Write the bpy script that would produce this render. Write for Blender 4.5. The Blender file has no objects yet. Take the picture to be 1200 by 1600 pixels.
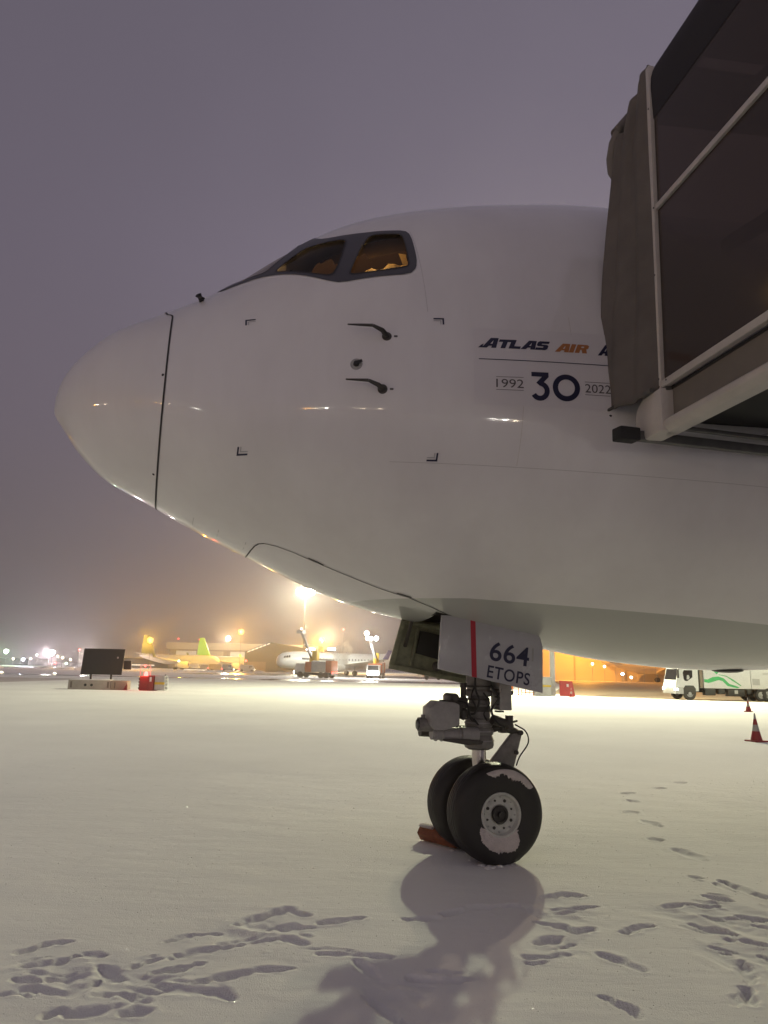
import bpy, bmesh, math, random
import numpy as np
from mathutils import Vector, Matrix
from mathutils.geometry import delaunay_2d_cdt
R = math.radians
rnd = random.Random(7)
scene = bpy.context.scene
COL = scene.collection

# ---------------------------------------------------------------- camera
EYE = Vector((0, 0, 1.76))
PITCH, ROLL = R(11.98), R(1.2)
fwd = Vector((0, math.cos(PITCH), math.sin(PITCH)))
up0 = Vector((0, -math.sin(PITCH), math.cos(PITCH)))
rt0 = Vector((1, 0, 0))
crt = rt0 * math.cos(ROLL) + up0 * math.sin(ROLL)
cup = -rt0 * math.sin(ROLL) + up0 * math.cos(ROLL)
cam_data = bpy.data.cameras.new('camera')
cam = bpy.data.objects.new('camera', cam_data)
COL.objects.link(cam)
cam.matrix_world = Matrix(((crt.x, cup.x, -fwd.x, EYE.x), (crt.y, cup.y, -fwd.y, EYE.y), (crt.z, cup.z, -fwd.z, EYE.z), (0, 0, 0, 1)))
cam_data.sensor_fit = 'VERTICAL'
cam_data.sensor_height = 36
cam_data.lens = 1155 / 1600 * 36
cam_data.clip_end = 6000
cam_data.clip_start = 0.05
scene.camera = cam
scene.render.resolution_x, scene.render.resolution_y = 768, 1024

# ---------------------------------------------------------------- exposure, world
scene.render.engine = 'CYCLES'
scene.view_settings.view_transform = 'Standard'
scene.view_settings.look = 'None'
scene.view_settings.exposure = 0
scene.view_settings.gamma = 1
scene.cycles.volume_bounces = 0
scene.cycles.max_bounces = 6
scene.cycles.sample_clamp_indirect = 4
scene.cycles.volume_step_rate = 10
HAZE = 0.0007
FLOOD = 52000        # watts of each hidden apron floodlight head
SKY = 1.13

world = bpy.data.worlds.new('World')
scene.world = world
world.use_nodes = True
nt = world.node_tree
nt.nodes.clear()
def N(t, ty, **kw):
    n = t.nodes.new(ty)
    for k, v in kw.items():
        setattr(n, k, v)
    return n
o_ = N(nt, 'ShaderNodeOutputWorld'); bg = N(nt, 'ShaderNodeBackground'); bg.inputs[1].default_value = SKY
tc = N(nt, 'ShaderNodeTexCoord'); sep = N(nt, 'ShaderNodeSeparateXYZ')
nt.links.new(tc.outputs['Generated'], sep.inputs[0])
ramp = N(nt, 'ShaderNodeValToRGB')
cr = ramp.color_ramp
cr.elements[0].position = 0.0; cr.elements[0].color = (.140, .118, .124, 1)
cr.elements[1].position = 1.0; cr.elements[1].color = (.120, .104, .132, 1)
for p_, c_ in ((.12, (.147, .123, .137)), (.3, (.154, .130, .162)), (.5, (.153, .131, .170)), (.75, (.136, .119, .154))):
    e = cr.elements.new(p_); e.color = (*c_, 1)
nt.links.new(sep.outputs[2], ramp.inputs[0])
# a soft brighter, warmer glow of the lit apron low in the sky ahead and right
vd = N(nt, 'ShaderNodeVectorMath', operation='DOT_PRODUCT'); vd.inputs[1].default_value = Vector((.25, .95, .0)).normalized()
nt.links.new(tc.outputs['Generated'], vd.inputs[0])
mr = N(nt, 'ShaderNodeMapRange'); mr.inputs[1].default_value = .72; mr.inputs[2].default_value = 1.0
nt.links.new(vd.outputs['Value'], mr.inputs[0])
pw = N(nt, 'ShaderNodeMath', operation='POWER'); pw.inputs[1].default_value = 2.0
nt.links.new(mr.outputs[0], pw.inputs[0])
ad = N(nt, 'ShaderNodeMix', data_type='RGBA', blend_type='ADD'); ad.inputs[7].default_value = (.065, .045, .035, 1)
nt.links.new(pw.outputs[0], ad.inputs[0]); nt.links.new(ramp.outputs[0], ad.inputs[6])
nz = N(nt, 'ShaderNodeTexNoise'); nz.inputs['Scale'].default_value = 1.6; nz.inputs['Detail'].default_value = 3
nt.links.new(tc.outputs['Generated'], nz.inputs['Vector'])
mr2 = N(nt, 'ShaderNodeMapRange'); mr2.inputs[1].default_value = .3; mr2.inputs[2].default_value = .7; mr2.inputs[3].default_value = .93; mr2.inputs[4].default_value = 1.07
nt.links.new(nz.outputs[0], mr2.inputs[0])
ml = N(nt, 'ShaderNodeVectorMath', operation='SCALE')
nt.links.new(ad.outputs[2], ml.inputs[0]); nt.links.new(mr2.outputs[0], ml.inputs[3])

# a little darker to the left, and the glow of the terminal behind us
vl = N(nt, 'ShaderNodeMapRange'); vl.inputs[1].default_value = -.6; vl.inputs[2].default_value = .15; vl.inputs[3].default_value = .74; vl.inputs[4].default_value = 1.0
nt.links.new(sep.outputs[0], vl.inputs[0])
ml2 = N(nt, 'ShaderNodeVectorMath', operation='SCALE'); nt.links.new(ml.outputs[0], ml2.inputs[0]); nt.links.new(vl.outputs[0], ml2.inputs[3])
vb = N(nt, 'ShaderNodeVectorMath', operation='DOT_PRODUCT'); vb.inputs[1].default_value = Vector((.1, -.95, .25)).normalized()
nt.links.new(tc.outputs['Generated'], vb.inputs[0])
mb_ = N(nt, 'ShaderNodeMapRange'); mb_.inputs[1].default_value = .0; mb_.inputs[2].default_value = 1.0
nt.links.new(vb.outputs['Value'], mb_.inputs[0])
ad2 = N(nt, 'ShaderNodeMix', data_type='RGBA', blend_type='ADD'); ad2.inputs[7].default_value = (.10, .086, .088, 1)
nt.links.new(mb_.outputs[0], ad2.inputs[0]); nt.links.new(ml2.outputs[0], ad2.inputs[6])
nt.links.new(ad2.outputs[2], bg.inputs[0]); nt.links.new(bg.outputs[0], o_.inputs[0])

# ---------------------------------------------------------------- materials
def mat(name, col, rough=.6, metal=0, coat=0, emit=None, estr=0, noise=0, nscale=8, bump=0, bscale=40, spec=.5):
    m = bpy.data.materials.new(name); m.use_nodes = True
    t = m.node_tree; b = t.nodes['Principled BSDF']
    b.inputs['Base Color'].default_value = (*col, 1)
    b.inputs['Roughness'].default_value = rough
    b.inputs['Metallic'].default_value = metal
    b.inputs['Coat Weight'].default_value = coat
    b.inputs['Coat Roughness'].default_value = .06
    b.inputs['Specular IOR Level'].default_value = spec
    if emit:
        b.inputs['Emission Color'].default_value = (*emit, 1); b.inputs['Emission Strength'].default_value = estr
    if noise or bump:
        c = N(t, 'ShaderNodeTexCoord')
    if noise:
        n = N(t, 'ShaderNodeTexNoise'); n.inputs['Scale'].default_value = nscale; n.inputs['Detail'].default_value = 6; n.inputs['Roughness'].default_value = .65
        t.links.new(c.outputs['Object'], n.inputs['Vector'])
        r = N(t, 'ShaderNodeMapRange'); r.inputs[1].default_value = .25; r.inputs[2].default_value = .75; r.inputs[3].default_value = 1 - noise; r.inputs[4].default_value = 1 + noise * .6
        t.links.new(n.outputs[0], r.inputs[0])
        v = N(t, 'ShaderNodeVectorMath', operation='SCALE'); v.inputs[0].default_value = col
        t.links.new(r.outputs[0], v.inputs[3]); t.links.new(v.outputs[0], b.inputs['Base Color'])
        r2 = N(t, 'ShaderNodeMapRange'); r2.inputs[3].default_value = max(.03, rough - .12); r2.inputs[4].default_value = min(1, rough + .12)
        t.links.new(n.outputs[0], r2.inputs[0]); t.links.new(r2.outputs[0], b.inputs['Roughness'])
    if bump:
        n = N(t, 'ShaderNodeTexNoise'); n.inputs['Scale'].default_value = bscale; n.inputs['Detail'].default_value = 5
        t.links.new(c.outputs['Object'], n.inputs['Vector'])
        bp = N(t, 'ShaderNodeBump'); bp.inputs['Strength'].default_value = bump; bp.inputs['Distance'].default_value = .02
        t.links.new(n.outputs[0], bp.inputs['Height']); t.links.new(bp.outputs[0], b.inputs['Normal'])
    return m

M = {}
def mk(k, *a, **kw): M[k] = mat(k, *a, **kw)
mk('seam_dark', (.035, .033, .033), .7)
mk('frame_grey', (.065, .065, .078), .45, noise=.2)
mk('black_part', (.018, .017, .017), .45, noise=.3)
mk('navy', (.012, .013, .045), .4)
mk('logo_orange', (.42, .17, .055), .45)
mk('thin_grey', (.10, .09, .09), .6)
mk('red_stripe', (.38, .015, .03), .35)
mk('door_white', (.40, .40, .42), .25, coat=.6, noise=.10, nscale=3, bump=.02, bscale=5)
mk('door_inner', (.24, .25, .16), .6, noise=.5, nscale=9)
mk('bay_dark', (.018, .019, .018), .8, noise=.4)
mk('strut_grey', (.20, .19, .18), .45, noise=.35, nscale=14, bump=.15, bscale=60)
mk('strut_dark', (.055, .05, .045), .5, noise=.5, nscale=18)
mk('lamp_housing', (.30, .29, .29), .5, noise=.2, nscale=12)
mk('chrome', (.62, .58, .54), .18, metal=1, noise=.15)
mk('tyre', (.014, .013, .013), .55, noise=.35, nscale=7, bump=.12, bscale=50)
mk('rim_white', (.52, .53, .50), .45, noise=.25, nscale=12)
mk('hub_dark', (.03, .028, .025), .5, noise=.4)
mk('hose', (.012, .012, .012), .5)
mk('brown_chock', (.20, .065, .03), .7, noise=.45, nscale=14, bump=.3, bscale=60)
mk('concrete', (.38, .35, .30), .85, noise=.2, nscale=2, bump=.2, bscale=14)
mk('matt_black', (.012, .012, .013), .5, noise=.2)
mk('red_paint', (.26, .015, .02), .4, noise=.2, nscale=3)
mk('orange_paint', (.62, .16, .03), .5, noise=.2)
mk('light_grey', (.45, .45, .45), .5, noise=.15, nscale=3)
mk('steel_grey', (.33, .33, .32), .5, noise=.2, nscale=3)
mk('white_paint', (.75, .76, .75), .35, coat=.3, noise=.08, nscale=2)
mk('green_paint', (.03, .33, .10), .4)
mk('lime_paint', (.22, .52, .03), .4)
mk('olive_paint', (.13, .15, .02), .4)
mk('purple_paint', (.10, .08, .30), .4)
mk('yellow_paint', (.60, .42, .03), .5)
mk('dark_glass', (.012, .014, .016), .08, spec=.8)
mk('window_dark', (.02, .022, .03), .15)
mk('rubber', (.02, .02, .02), .8)
mk('beige_wall', (.33, .28, .21), .85, noise=.12, nscale=.3)
mk('tan_wall', (.55, .45, .30), .85, noise=.06, nscale=.04)
mk('brown_wall', (.17, .14, .11), .8, noise=.15, nscale=.2)
mk('roof_grey', (.07, .072, .072), .8, noise=.2, nscale=.2)
mk('bridge_white', (.56, .53, .48), .4, noise=.15, nscale=5)
mk('bridge_tan', (.19, .17, .14), .5, noise=.2, nscale=4)
mk('bridge_steel', (.13, .13, .12), .45, noise=.3, nscale=8, metal=.3)
mk('bridge_dark', (.02, .02, .021), .6, noise=.3)
mk('canopy_black', (.022, .020, .023), .75, noise=.2, nscale=2, bump=.1, bscale=6)
mk('fabric_grey', (.15, .135, .12), .9, noise=.3, nscale=2.2, bump=.25, bscale=9)
mk('cabin_brown', (.10, .062, .035), .8, noise=.3, nscale=6)
mk('seat_dark', (.03, .026, .022), .9)
mk('cream_panel', (.62, .42, .16), .8, noise=.3, nscale=12)
def emat(k, col, st): M[k] = mat(k, (0, 0, 0), .5, emit=col, estr=st)
emat('lens_white', (1, .97, .88), 40)
emat('lens_cool', (.80, .88, 1), 30)
emat('lens_pink', (1, .90, .95), 40)
emat('lens_green', (.75, 1, .70), 14)
emat('lens_orange', (1, .58, .10), 3.4)
emat('far_white', (1, .95, .85), 260)
emat('far_orange', (1, .48, .10), 240)
emat('far_small', (1, .80, .55), 170)
emat('lens_red', (1, .06, .05), 12)
emat('lens_small', (1, .85, .6), 10)
emat('lens_amber', (1, .45, .1), 7)
emat('panel_lit', (1, .93, .75), 1.1)
emat('instrument_red', (1, .12, .03), 5)
emat('instrument_gold', (1, .7, .3), 3)

def glass_mat(name, tint, fac, rough=.04, base=(.03, .028, .026)):
    m = bpy.data.materials.new(name); m.use_nodes = True; t = m.node_tree; t.nodes.clear()
    o = N(t, 'ShaderNodeOutputMaterial'); mx = N(t, 'ShaderNodeMixShader')
    tr = N(t, 'ShaderNodeBsdfTransparent'); tr.inputs[0].default_value = (*tint, 1)
    gl = N(t, 'ShaderNodeBsdfPrincipled'); gl.inputs['Base Color'].default_value = (*base, 1); gl.inputs['Roughness'].default_value = rough
    mx.inputs[0].default_value = fac
    t.links.new(tr.outputs[0], mx.inputs[1]); t.links.new(gl.outputs[0], mx.inputs[2]); t.links.new(mx.outputs[0], o.inputs[0])
    return m
M['cockpit_glass'] = glass_mat('cockpit_glass', (.75, .72, .68), .35)
M['bridge_glass'] = glass_mat('bridge_glass', (.45, .38, .34), .62, .14, (.085, .068, .058))

# aircraft skin: white paint, slightly wavy and weathered
def skin_mat():
    m = bpy.data.materials.new('aircraft_skin'); m.use_nodes = True; t = m.node_tree; b = t.nodes['Principled BSDF']
    c = N(t, 'ShaderNodeTexCoord')
    mp = N(t, 'ShaderNodeMapping'); mp.inputs['Scale'].default_value = (1, 1, .35)
    t.links.new(c.outputs['Object'], mp.inputs[0])
    n = N(t, 'ShaderNodeTexNoise'); n.inputs['Scale'].default_value = 1.5; n.inputs['Detail'].default_value = 9; n.inputs['Roughness'].default_value = .7
    t.links.new(mp.outputs[0], n.inputs['Vector'])
    r = N(t, 'ShaderNodeValToRGB'); r.color_ramp.elements[0].position = .3; r.color_ramp.elements[0].color = (.70, .685, .68, 1)
    r.color_ramp.elements[1].position = .62; r.color_ramp.elements[1].color = (.77, .76, .755, 1)
    t.links.new(n.outputs[0], r.inputs[0]); t.links.new(r.outputs[0], b.inputs['Base Color'])
    r2 = N(t, 'ShaderNodeMapRange'); r2.inputs[3].default_value = .30; r2.inputs[4].default_value = .50
    t.links.new(n.outputs[0], r2.inputs[0]); t.links.new(r2.outputs[0], b.inputs['Roughness'])
    # darker grey belly tone below a level line
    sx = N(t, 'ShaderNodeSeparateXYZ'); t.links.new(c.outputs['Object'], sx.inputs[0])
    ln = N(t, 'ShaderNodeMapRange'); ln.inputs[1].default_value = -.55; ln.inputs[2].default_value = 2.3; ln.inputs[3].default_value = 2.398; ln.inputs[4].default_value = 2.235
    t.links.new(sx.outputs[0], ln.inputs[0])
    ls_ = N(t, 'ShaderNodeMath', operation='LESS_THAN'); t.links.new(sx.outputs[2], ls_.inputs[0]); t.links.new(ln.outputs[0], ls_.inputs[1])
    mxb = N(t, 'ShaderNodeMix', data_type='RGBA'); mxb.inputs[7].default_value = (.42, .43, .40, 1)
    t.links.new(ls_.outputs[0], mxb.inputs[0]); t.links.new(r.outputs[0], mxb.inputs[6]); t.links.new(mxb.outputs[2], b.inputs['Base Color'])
    b.inputs['Coat Weight'].default_value = .8; b.inputs['Coat Roughness'].default_value = .06
    n2 = N(t, 'ShaderNodeTexNoise'); n2.inputs['Scale'].default_value = 2.2; n2.inputs['Detail'].default_value = 2
    t.links.new(c.outputs['Object'], n2.inputs['Vector'])
    bp = N(t, 'ShaderNodeBump'); bp.inputs['Strength'].default_value = .10; bp.inputs['Distance'].default_value = .03
    t.links.new(n2.outputs[0], bp.inputs['Height'])
    t.links.new(bp.outputs[0], b.inputs['Normal']); t.links.new(bp.outputs[0], b.inputs['Coat Normal'])
    return m
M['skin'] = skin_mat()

def snow_mat():
    m = bpy.data.materials.new('snow'); m.use_nodes = True; t = m.node_tree; b = t.nodes['Principled BSDF']
    c = N(t, 'ShaderNodeTexCoord')
    n = N(t, 'ShaderNodeTexNoise'); n.inputs['Scale'].default_value = .16; n.inputs['Detail'].default_value = 8; n.inputs['Roughness'].default_value = .6
    t.links.new(c.outputs['Object'], n.inputs['Vector'])
    r = N(t, 'ShaderNodeValToRGB'); r.color_ramp.elements[0].position = .3; r.color_ramp.elements[0].color = (.76, .76, .75, 1)
    r.color_ramp.elements[1].position = .65; r.color_ramp.elements[1].color = (.86, .86, .85, 1)
    t.links.new(n.outputs[0], r.inputs[0]); t.links.new(r.outputs[0], b.inputs['Base Color'])
    b.inputs['Roughness'].default_value = .9; b.inputs['Specular IOR Level'].default_value = .12
    mp = N(t, 'ShaderNodeMapping'); mp.inputs['Scale'].default_value = (.6, 1.6, 1)
    t.links.new(c.outputs['Object'], mp.inputs[0])
    n1 = N(t, 'ShaderNodeTexNoise'); n1.inputs['Scale'].default_value = 2.2; n1.inputs['Detail'].default_value = 7; n1.inputs['Roughness'].default_value = .62
    t.links.new(mp.outputs[0], n1.inputs['Vector'])
    n2 = N(t, 'ShaderNodeTexNoise'); n2.inputs['Scale'].default_value = 130; n2.inputs['Detail'].default_value = 3
    t.links.new(c.outputs['Object'], n2.inputs['Vector'])
    b1 = N(t, 'ShaderNodeBump'); b1.inputs['Strength'].default_value = .34; b1.inputs['Distance'].default_value = .05
    b2 = N(t, 'ShaderNodeBump'); b2.inputs['Strength'].default_value = .6; b2.inputs['Distance'].default_value = .006
    t.links.new(n1.outputs[0], b1.inputs['Height']); t.links.new(n2.outputs[0], b2.inputs['Height'])
    t.links.new(b1.outputs[0], b2.inputs['Normal']); t.links.new(b2.outputs[0], b.inputs['Normal'])
    return m
M['snow'] = snow_mat()
mk('loose_snow', (.55, .50, .49), .8, noise=.15, nscale=20, bump=.5, bscale=60)
mk('slush', (.26, .21, .15), .6, noise=.3, nscale=.25)
mk('dull_orange', (.36, .10, .025), .5)
mk('wet_asphalt', (.11, .10, .075), .22, noise=.4, nscale=.3)

# ---------------------------------------------------------------- mesh helpers
class MB:
    def __init__(s): s.v = []; s.f = []
    def add(s, v, f):
        k = len(s.v); s.v += [tuple(p) for p in v]; s.f += [tuple(i + k for i in q) for q in f]; return s
    def box(s, a, b, rot=None, at=(0, 0, 0)):
        x0, y0, z0 = a; x1, y1, z1 = b
        v = [Vector(p) for p in ((x0, y0, z0), (x1, y0, z0), (x1, y1, z0), (x0, y1, z0), (x0, y0, z1), (x1, y0, z1), (x1, y1, z1), (x0, y1, z1))]
        if rot is not None: v = [rot @ p for p in v]
        v = [p + Vector(at) for p in v]
        return s.add(v, [(0, 3, 2, 1), (4, 5, 6, 7), (0, 1, 5, 4), (1, 2, 6, 5), (2, 3, 7, 6), (3, 0, 4, 7)])
    def bar(s, p, q, w, h=None, upv=(0, 0, 1)):
        p, q = Vector(p), Vector(q); h = h or w; d = (q - p).normalized(); u = Vector(upv)
        if abs(d.dot(u)) > .98: u = Vector((1, 0, 0))
        x = d.cross(u).normalized(); y = x.cross(d)
        v = []
        for c in (p, q):
            for i, j in ((-1, -1), (1, -1), (1, 1), (-1, 1)): v.append(c + x * i * w / 2 + y * j * h / 2)
        return s.add(v, [(0, 3, 2, 1)[::-1], (4, 5, 6, 7)[::-1], (0, 1, 5, 4)[::-1], (1, 2, 6, 5)[::-1], (2, 3, 7, 6)[::-1], (3, 0, 4, 7)[::-1]])
    def cyl(s, p, q, r0, r1=None, n=20, cap=True):
        return s.tube([p, q], [r0, r0 if r1 is None else r1], n, cap)
    def tube(s, pts, rad, n=10, cap=True):
        pts = [Vector(p) for p in pts]
        if not hasattr(rad, '__len__'): rad = [rad] * len(pts)
        v = []; f = []; prev = None
        for i, p in enumerate(pts):
            d = (pts[min(i + 1, len(pts) - 1)] - pts[max(i - 1, 0)])
            if d.length < 1e-9: d = prev_d
            d = d.normalized(); prev_d = d
            if prev is None:
                u = Vector((0, 0, 1)) if abs(d.z) < .9 else Vector((1, 0, 0)); x = d.cross(u).normalized()
            else:
                x = (prev - d * prev.dot(d)).normalized()
            prev = x; y = d.cross(x)
            for k in range(n):
                a = 2 * math.pi * k / n; v.append(p + (x * math.cos(a) + y * math.sin(a)) * rad[i])
        for i in range(len(pts) - 1):
            for k in range(n):
                k2 = (k + 1) % n; f.append((i * n + k, i * n + k2, (i + 1) * n + k2, (i + 1) * n + k))
        if cap: f.append(tuple(range(n))[::-1]); f.append(tuple((len(pts) - 1) * n + k for k in range(n)))
        return s.add(v, f)
    def lathe(s, prof, axis, at, n=32):
        # prof: (radius, along) ; axis unit vector
        ax = Vector(axis).normalized(); u = Vector((0, 0, 1)) if abs(ax.z) < .9 else Vector((1, 0, 0))
        x = ax.cross(u).normalized(); y = ax.cross(x); at = Vector(at); v = []; f = []
        for r, l in prof:
            for k in range(n):
                a = 2 * math.pi * k / n; v.append(at + ax * l + (x * math.cos(a) + y * math.sin(a)) * max(r, 1e-4))
        for i in range(len(prof) - 1):
            for k in range(n):
                k2 = (k + 1) % n; f.append((i * n + k, i * n + k2, (i + 1) * n + k2, (i + 1) * n + k))
        return s.add(v, f)
    def prism(s, poly, axis, a, b):
        # poly of 2D points in the plane across axis ('x': (y,z), 'y': (x,z), 'z': (x,y))
        def P(p, d): return {'x': (d, p[0], p[1]), 'y': (p[0], d, p[1]), 'z': (p[0], p[1], d)}[axis]
        n = len(poly); v = [P(p, a) for p in poly] + [P(p, b) for p in poly]
        return s.add(v, [tuple(range(n))[::-1], tuple(range(n, 2 * n))] + [(i, (i + 1) % n, (i + 1) % n + n, i + n) for i in range(n)])
    def sphere(s, c, r, n=12, sz=1.0):
        prof = [(r * math.sin(math.pi * i / n), -r * sz * math.cos(math.pi * i / n)) for i in range(n + 1)]
        return s.lathe(prof, (0, 0, 1), c, n * 2)
    def build(s, name, m, parent=None, bevel=0, smooth=True, sharp=38, fixn=True):
        me = bpy.data.meshes.new(name); me.from_pydata(s.v, [], s.f)
        bm = bmesh.new(); bm.from_mesh(me)
        if fixn: bmesh.ops.recalc_face_normals(bm, faces=bm.faces)
        if bevel:
            ed = [e for e in bm.edges if len(e.link_faces) == 2 and e.calc_face_angle(0) > R(35)]
            bmesh.ops.bevel(bm, geom=ed, offset=bevel, segments=2, profile=.6, affect='EDGES', clamp_overlap=True)
        bm.to_mesh(me); bm.free()
        if smooth:
            me.shade_smooth(); me.set_sharp_from_angle(angle=R(sharp))
        me.materials.append(M[m] if isinstance(m, str) else m)
        o = bpy.data.objects.new(name, me); COL.objects.link(o)
        if parent is not None: o.parent = parent
        return o

def tag(o, label=None, cat=None, group=None, kind=None):
    if label: o['label'] = label
    if cat: o['category'] = cat
    if group: o['group'] = group
    if kind: o['kind'] = kind
    return o
def thing(name, label, cat, loc=(0, 0, 0), rz=0, group=None):
    o = bpy.data.objects.new(name, None); COL.objects.link(o); o.empty_display_size = .2
    o.location = loc; o.rotation_euler = (0, 0, rz)
    return tag(o, label, cat, group)
def copy_tree(o, parent=None):
    c = o.copy(); COL.objects.link(c); c.parent = parent
    for ch in [x for x in COL.objects if x.parent == o]: copy_tree(ch, c)
    return c
def box(name, m, parent, a, b, bevel=0, rot=None, at=(0, 0, 0)): return MB().box(a, b, rot, at).build(name, m, parent, bevel)
def lamp(name, parent, loc, power, col, radius=.4):
    l = bpy.data.lights.new(name, 'POINT'); l.energy = power; l.color = col; l.shadow_soft_size = radius
    o = bpy.data.objects.new(name, l); COL.objects.link(o); o.location = loc; o.parent = parent
    return o
def spot(name, parent, loc, target, power, col, cone=110, radius=.35):
    l = bpy.data.lights.new(name, 'SPOT'); l.energy = power; l.color = col; l.shadow_soft_size = radius; l.spot_size = R(cone); l.spot_blend = .6
    o = bpy.data.objects.new(name, l); COL.objects.link(o); o.location = loc
    o.rotation_euler = (Vector(target) - Vector(loc)).to_track_quat('-Z', 'Y').to_euler(); o.parent = parent
    return o
_fc = {}
def glyphs(txt, shear=0, bold=0, space=1.0):
    # outlines of a word as a flat mesh, normalised to a unit box
    cu = bpy.data.curves.new('t', 'FONT'); cu.body = txt; cu.shear = shear; cu.offset = bold; cu.space_character = space; cu.resolution_u = 5
    ob = bpy.data.objects.new('t', cu); COL.objects.link(ob)
    dg = bpy.context.evaluated_depsgraph_get(); me = bpy.data.meshes.new_from_object(ob.evaluated_get(dg))
    v = [tuple(p.co[:2]) for p in me.vertices]; f = [tuple(p.vertices) for p in me.polygons]
    bpy.data.objects.remove(ob); bpy.data.curves.remove(cu); bpy.data.meshes.remove(me)
    xs = [p[0] for p in v]; ys = [p[1] for p in v]; x0, x1, y0, y1 = min(xs), max(xs), min(ys), max(ys)
    return [((p[0] - x0) / (x1 - x0), (p[1] - y0) / (y1 - y0)) for p in v], f
def stroke2d(pts, w, closed=False):
    # thick polyline as quads in 2D
    n = len(pts); P = [Vector(p) for p in pts]; v = []; f = []
    for i in range(n):
        a = P[(i - 1) % n] if (closed or i > 0) else P[i]; b = P[(i + 1) % n] if (closed or i < n - 1) else P[i]
        d1 = (P[i] - a); d2 = (b - P[i]); d1 = d1.normalized() if d1.length else d2.normalized(); d2 = d2.normalized() if d2.length else d1
        t = (d1 + d2).normalized(); nn = Vector((-t.y, t.x)); k = 1 / max(.5, nn.dot(Vector((-d1.y, d1.x))))
        v += [tuple(P[i] + nn * w / 2 * k), tuple(P[i] - nn * w / 2 * k)]
    for i in range(n if closed else n - 1):
        j = (i + 1) % n; f.append((2 * i, 2 * j, 2 * j + 1, 2 * i + 1))
    return v, f

# ---------------------------------------------------------------- ground
STROKES = [[(-2.19, 5.02), (-2.08, 5.19), (-1.96, 5.23)], [(-2.07, 4.81), (-1.93, 4.89), (-1.82, 5.01)], [(-1.8, 5.05), (-1.66, 5.03)], [(-1.85, 4.66), (-1.71, 4.72), (-1.58, 4.76), (-1.45, 4.7)], [(-2.01, 4.44), (-1.93, 4.48), (-1.88, 4.55)], [(-1.86, 4.53), (-1.65, 4.48), (-1.6, 4.58), (-1.56, 4.67)], [(-1.5, 4.47), (-1.38, 4.5), (-1.22, 4.4)], [(-1.55, 4.24), (-1.46, 4.26), (-1.34, 4.34)], [(-1.27, 4.25), (-1.18, 4.29)], [(-1.45, 4.86), (-1.36, 4.97), (-1.33, 5.0)], [(-1.3, 4.78), (-1.19, 4.84), (-1.04, 4.96)], [(-1.35, 5.29), (-1.22, 5.42), (-1.06, 5.48)], [(-1.22, 5.08), (-1.08, 5.16), (-0.99, 5.22)], [(-0.98, 5.2), (-0.78, 5.33), (-0.66, 5.38)], [(-0.96, 5.64), (-0.81, 5.81), (-0.65, 5.96), (-0.5, 5.83)], [(-0.72, 5.57), (-0.58, 5.62), (-0.45, 5.6)], [(-0.6, 5.4), (-0.45, 5.29)], [(-0.37, 5.69), (-0.23, 5.74), (-0.1, 5.79)], [(-0.35, 5.13), (-0.18, 5.14), (0.09, 5.09)], [(-1.02, 4.67), (-0.87, 4.75), (-0.7, 4.86), (-0.5, 4.9)], [(-1.22, 4.63), (-1.04, 4.56), (-0.86, 4.55), (-0.77, 4.46)], [(-1.28, 4.48), (-1.17, 4.52)], [(-0.12, 5.04), (0.02, 4.8)], [(-0.03, 4.54), (0.14, 4.21)], [(0.22, 5.79), (0.48, 5.84)], [(0.53, 5.92), (0.74, 6.09), (1.08, 6.2)], [(0.23, 4.81), (0.43, 4.75), (0.56, 4.78)], [(1.37, 6.42), (1.54, 6.5), (1.67, 6.47)], [(1.35, 6.13), (1.56, 6.17), (1.72, 6.21)], [(1.15, 5.82), (1.29, 5.75), (1.4, 5.63), (1.53, 5.71)], [(1.07, 5.37), (1.18, 5.46), (1.27, 5.52)], [(0.96, 5.13), (1.11, 5.15), (1.25, 5.22)], [(1.73, 5.62), (1.88, 5.75), (1.98, 5.79)], [(1.46, 5.21), (1.53, 5.12), (1.63, 4.97)], [(1.33, 4.48), (1.38, 4.42), (1.39, 4.32)], [(2.24, 6.22), (2.37, 6.29)], [(2.45, 6.31), (2.57, 6.24), (2.69, 6.28)], [(2.69, 6.51), (2.84, 6.39)], [(2.3, 5.87), (2.4, 5.74), (2.52, 5.64)], [(2.26, 5.41), (2.37, 5.33)], [(2.33, 5.17), (2.22, 4.82)], [(3.03, 6.98), (3.1, 6.66), (3.17, 6.49)], [(2.71, 6.06), (2.91, 5.98)], [(2.53, 5.54), (2.63, 5.43)], [(3.7, 11.74), (3.85, 11.81)], [(3.59, 11.12), (3.65, 10.97)], [(3.25, 10.21), (3.39, 10.28)], [(3.28, 9.72), (3.36, 9.38)], [(3.0, 8.61), (3.12, 8.62)], [(3.1, 8.15), (3.2, 7.77)], [(2.81, 7.12), (2.89, 7.09)], [(4.34, 12.31), (4.52, 12.39)], [(4.96, 13.0), (5.16, 13.1)], [(2.14, 4.73), (2.07, 4.52)], [(-1.66, 4.2), (-1.62, 4.28)], [(-2.04, 4.65), (-1.89, 4.62)], [(-1.62, 4.88), (-1.52, 4.75)], [(2.75, 5.85), (2.87, 5.77)], [(2.51, 5.29), (2.56, 5.18)], [(2.47, 6.05), (2.57, 5.97)]]
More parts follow.
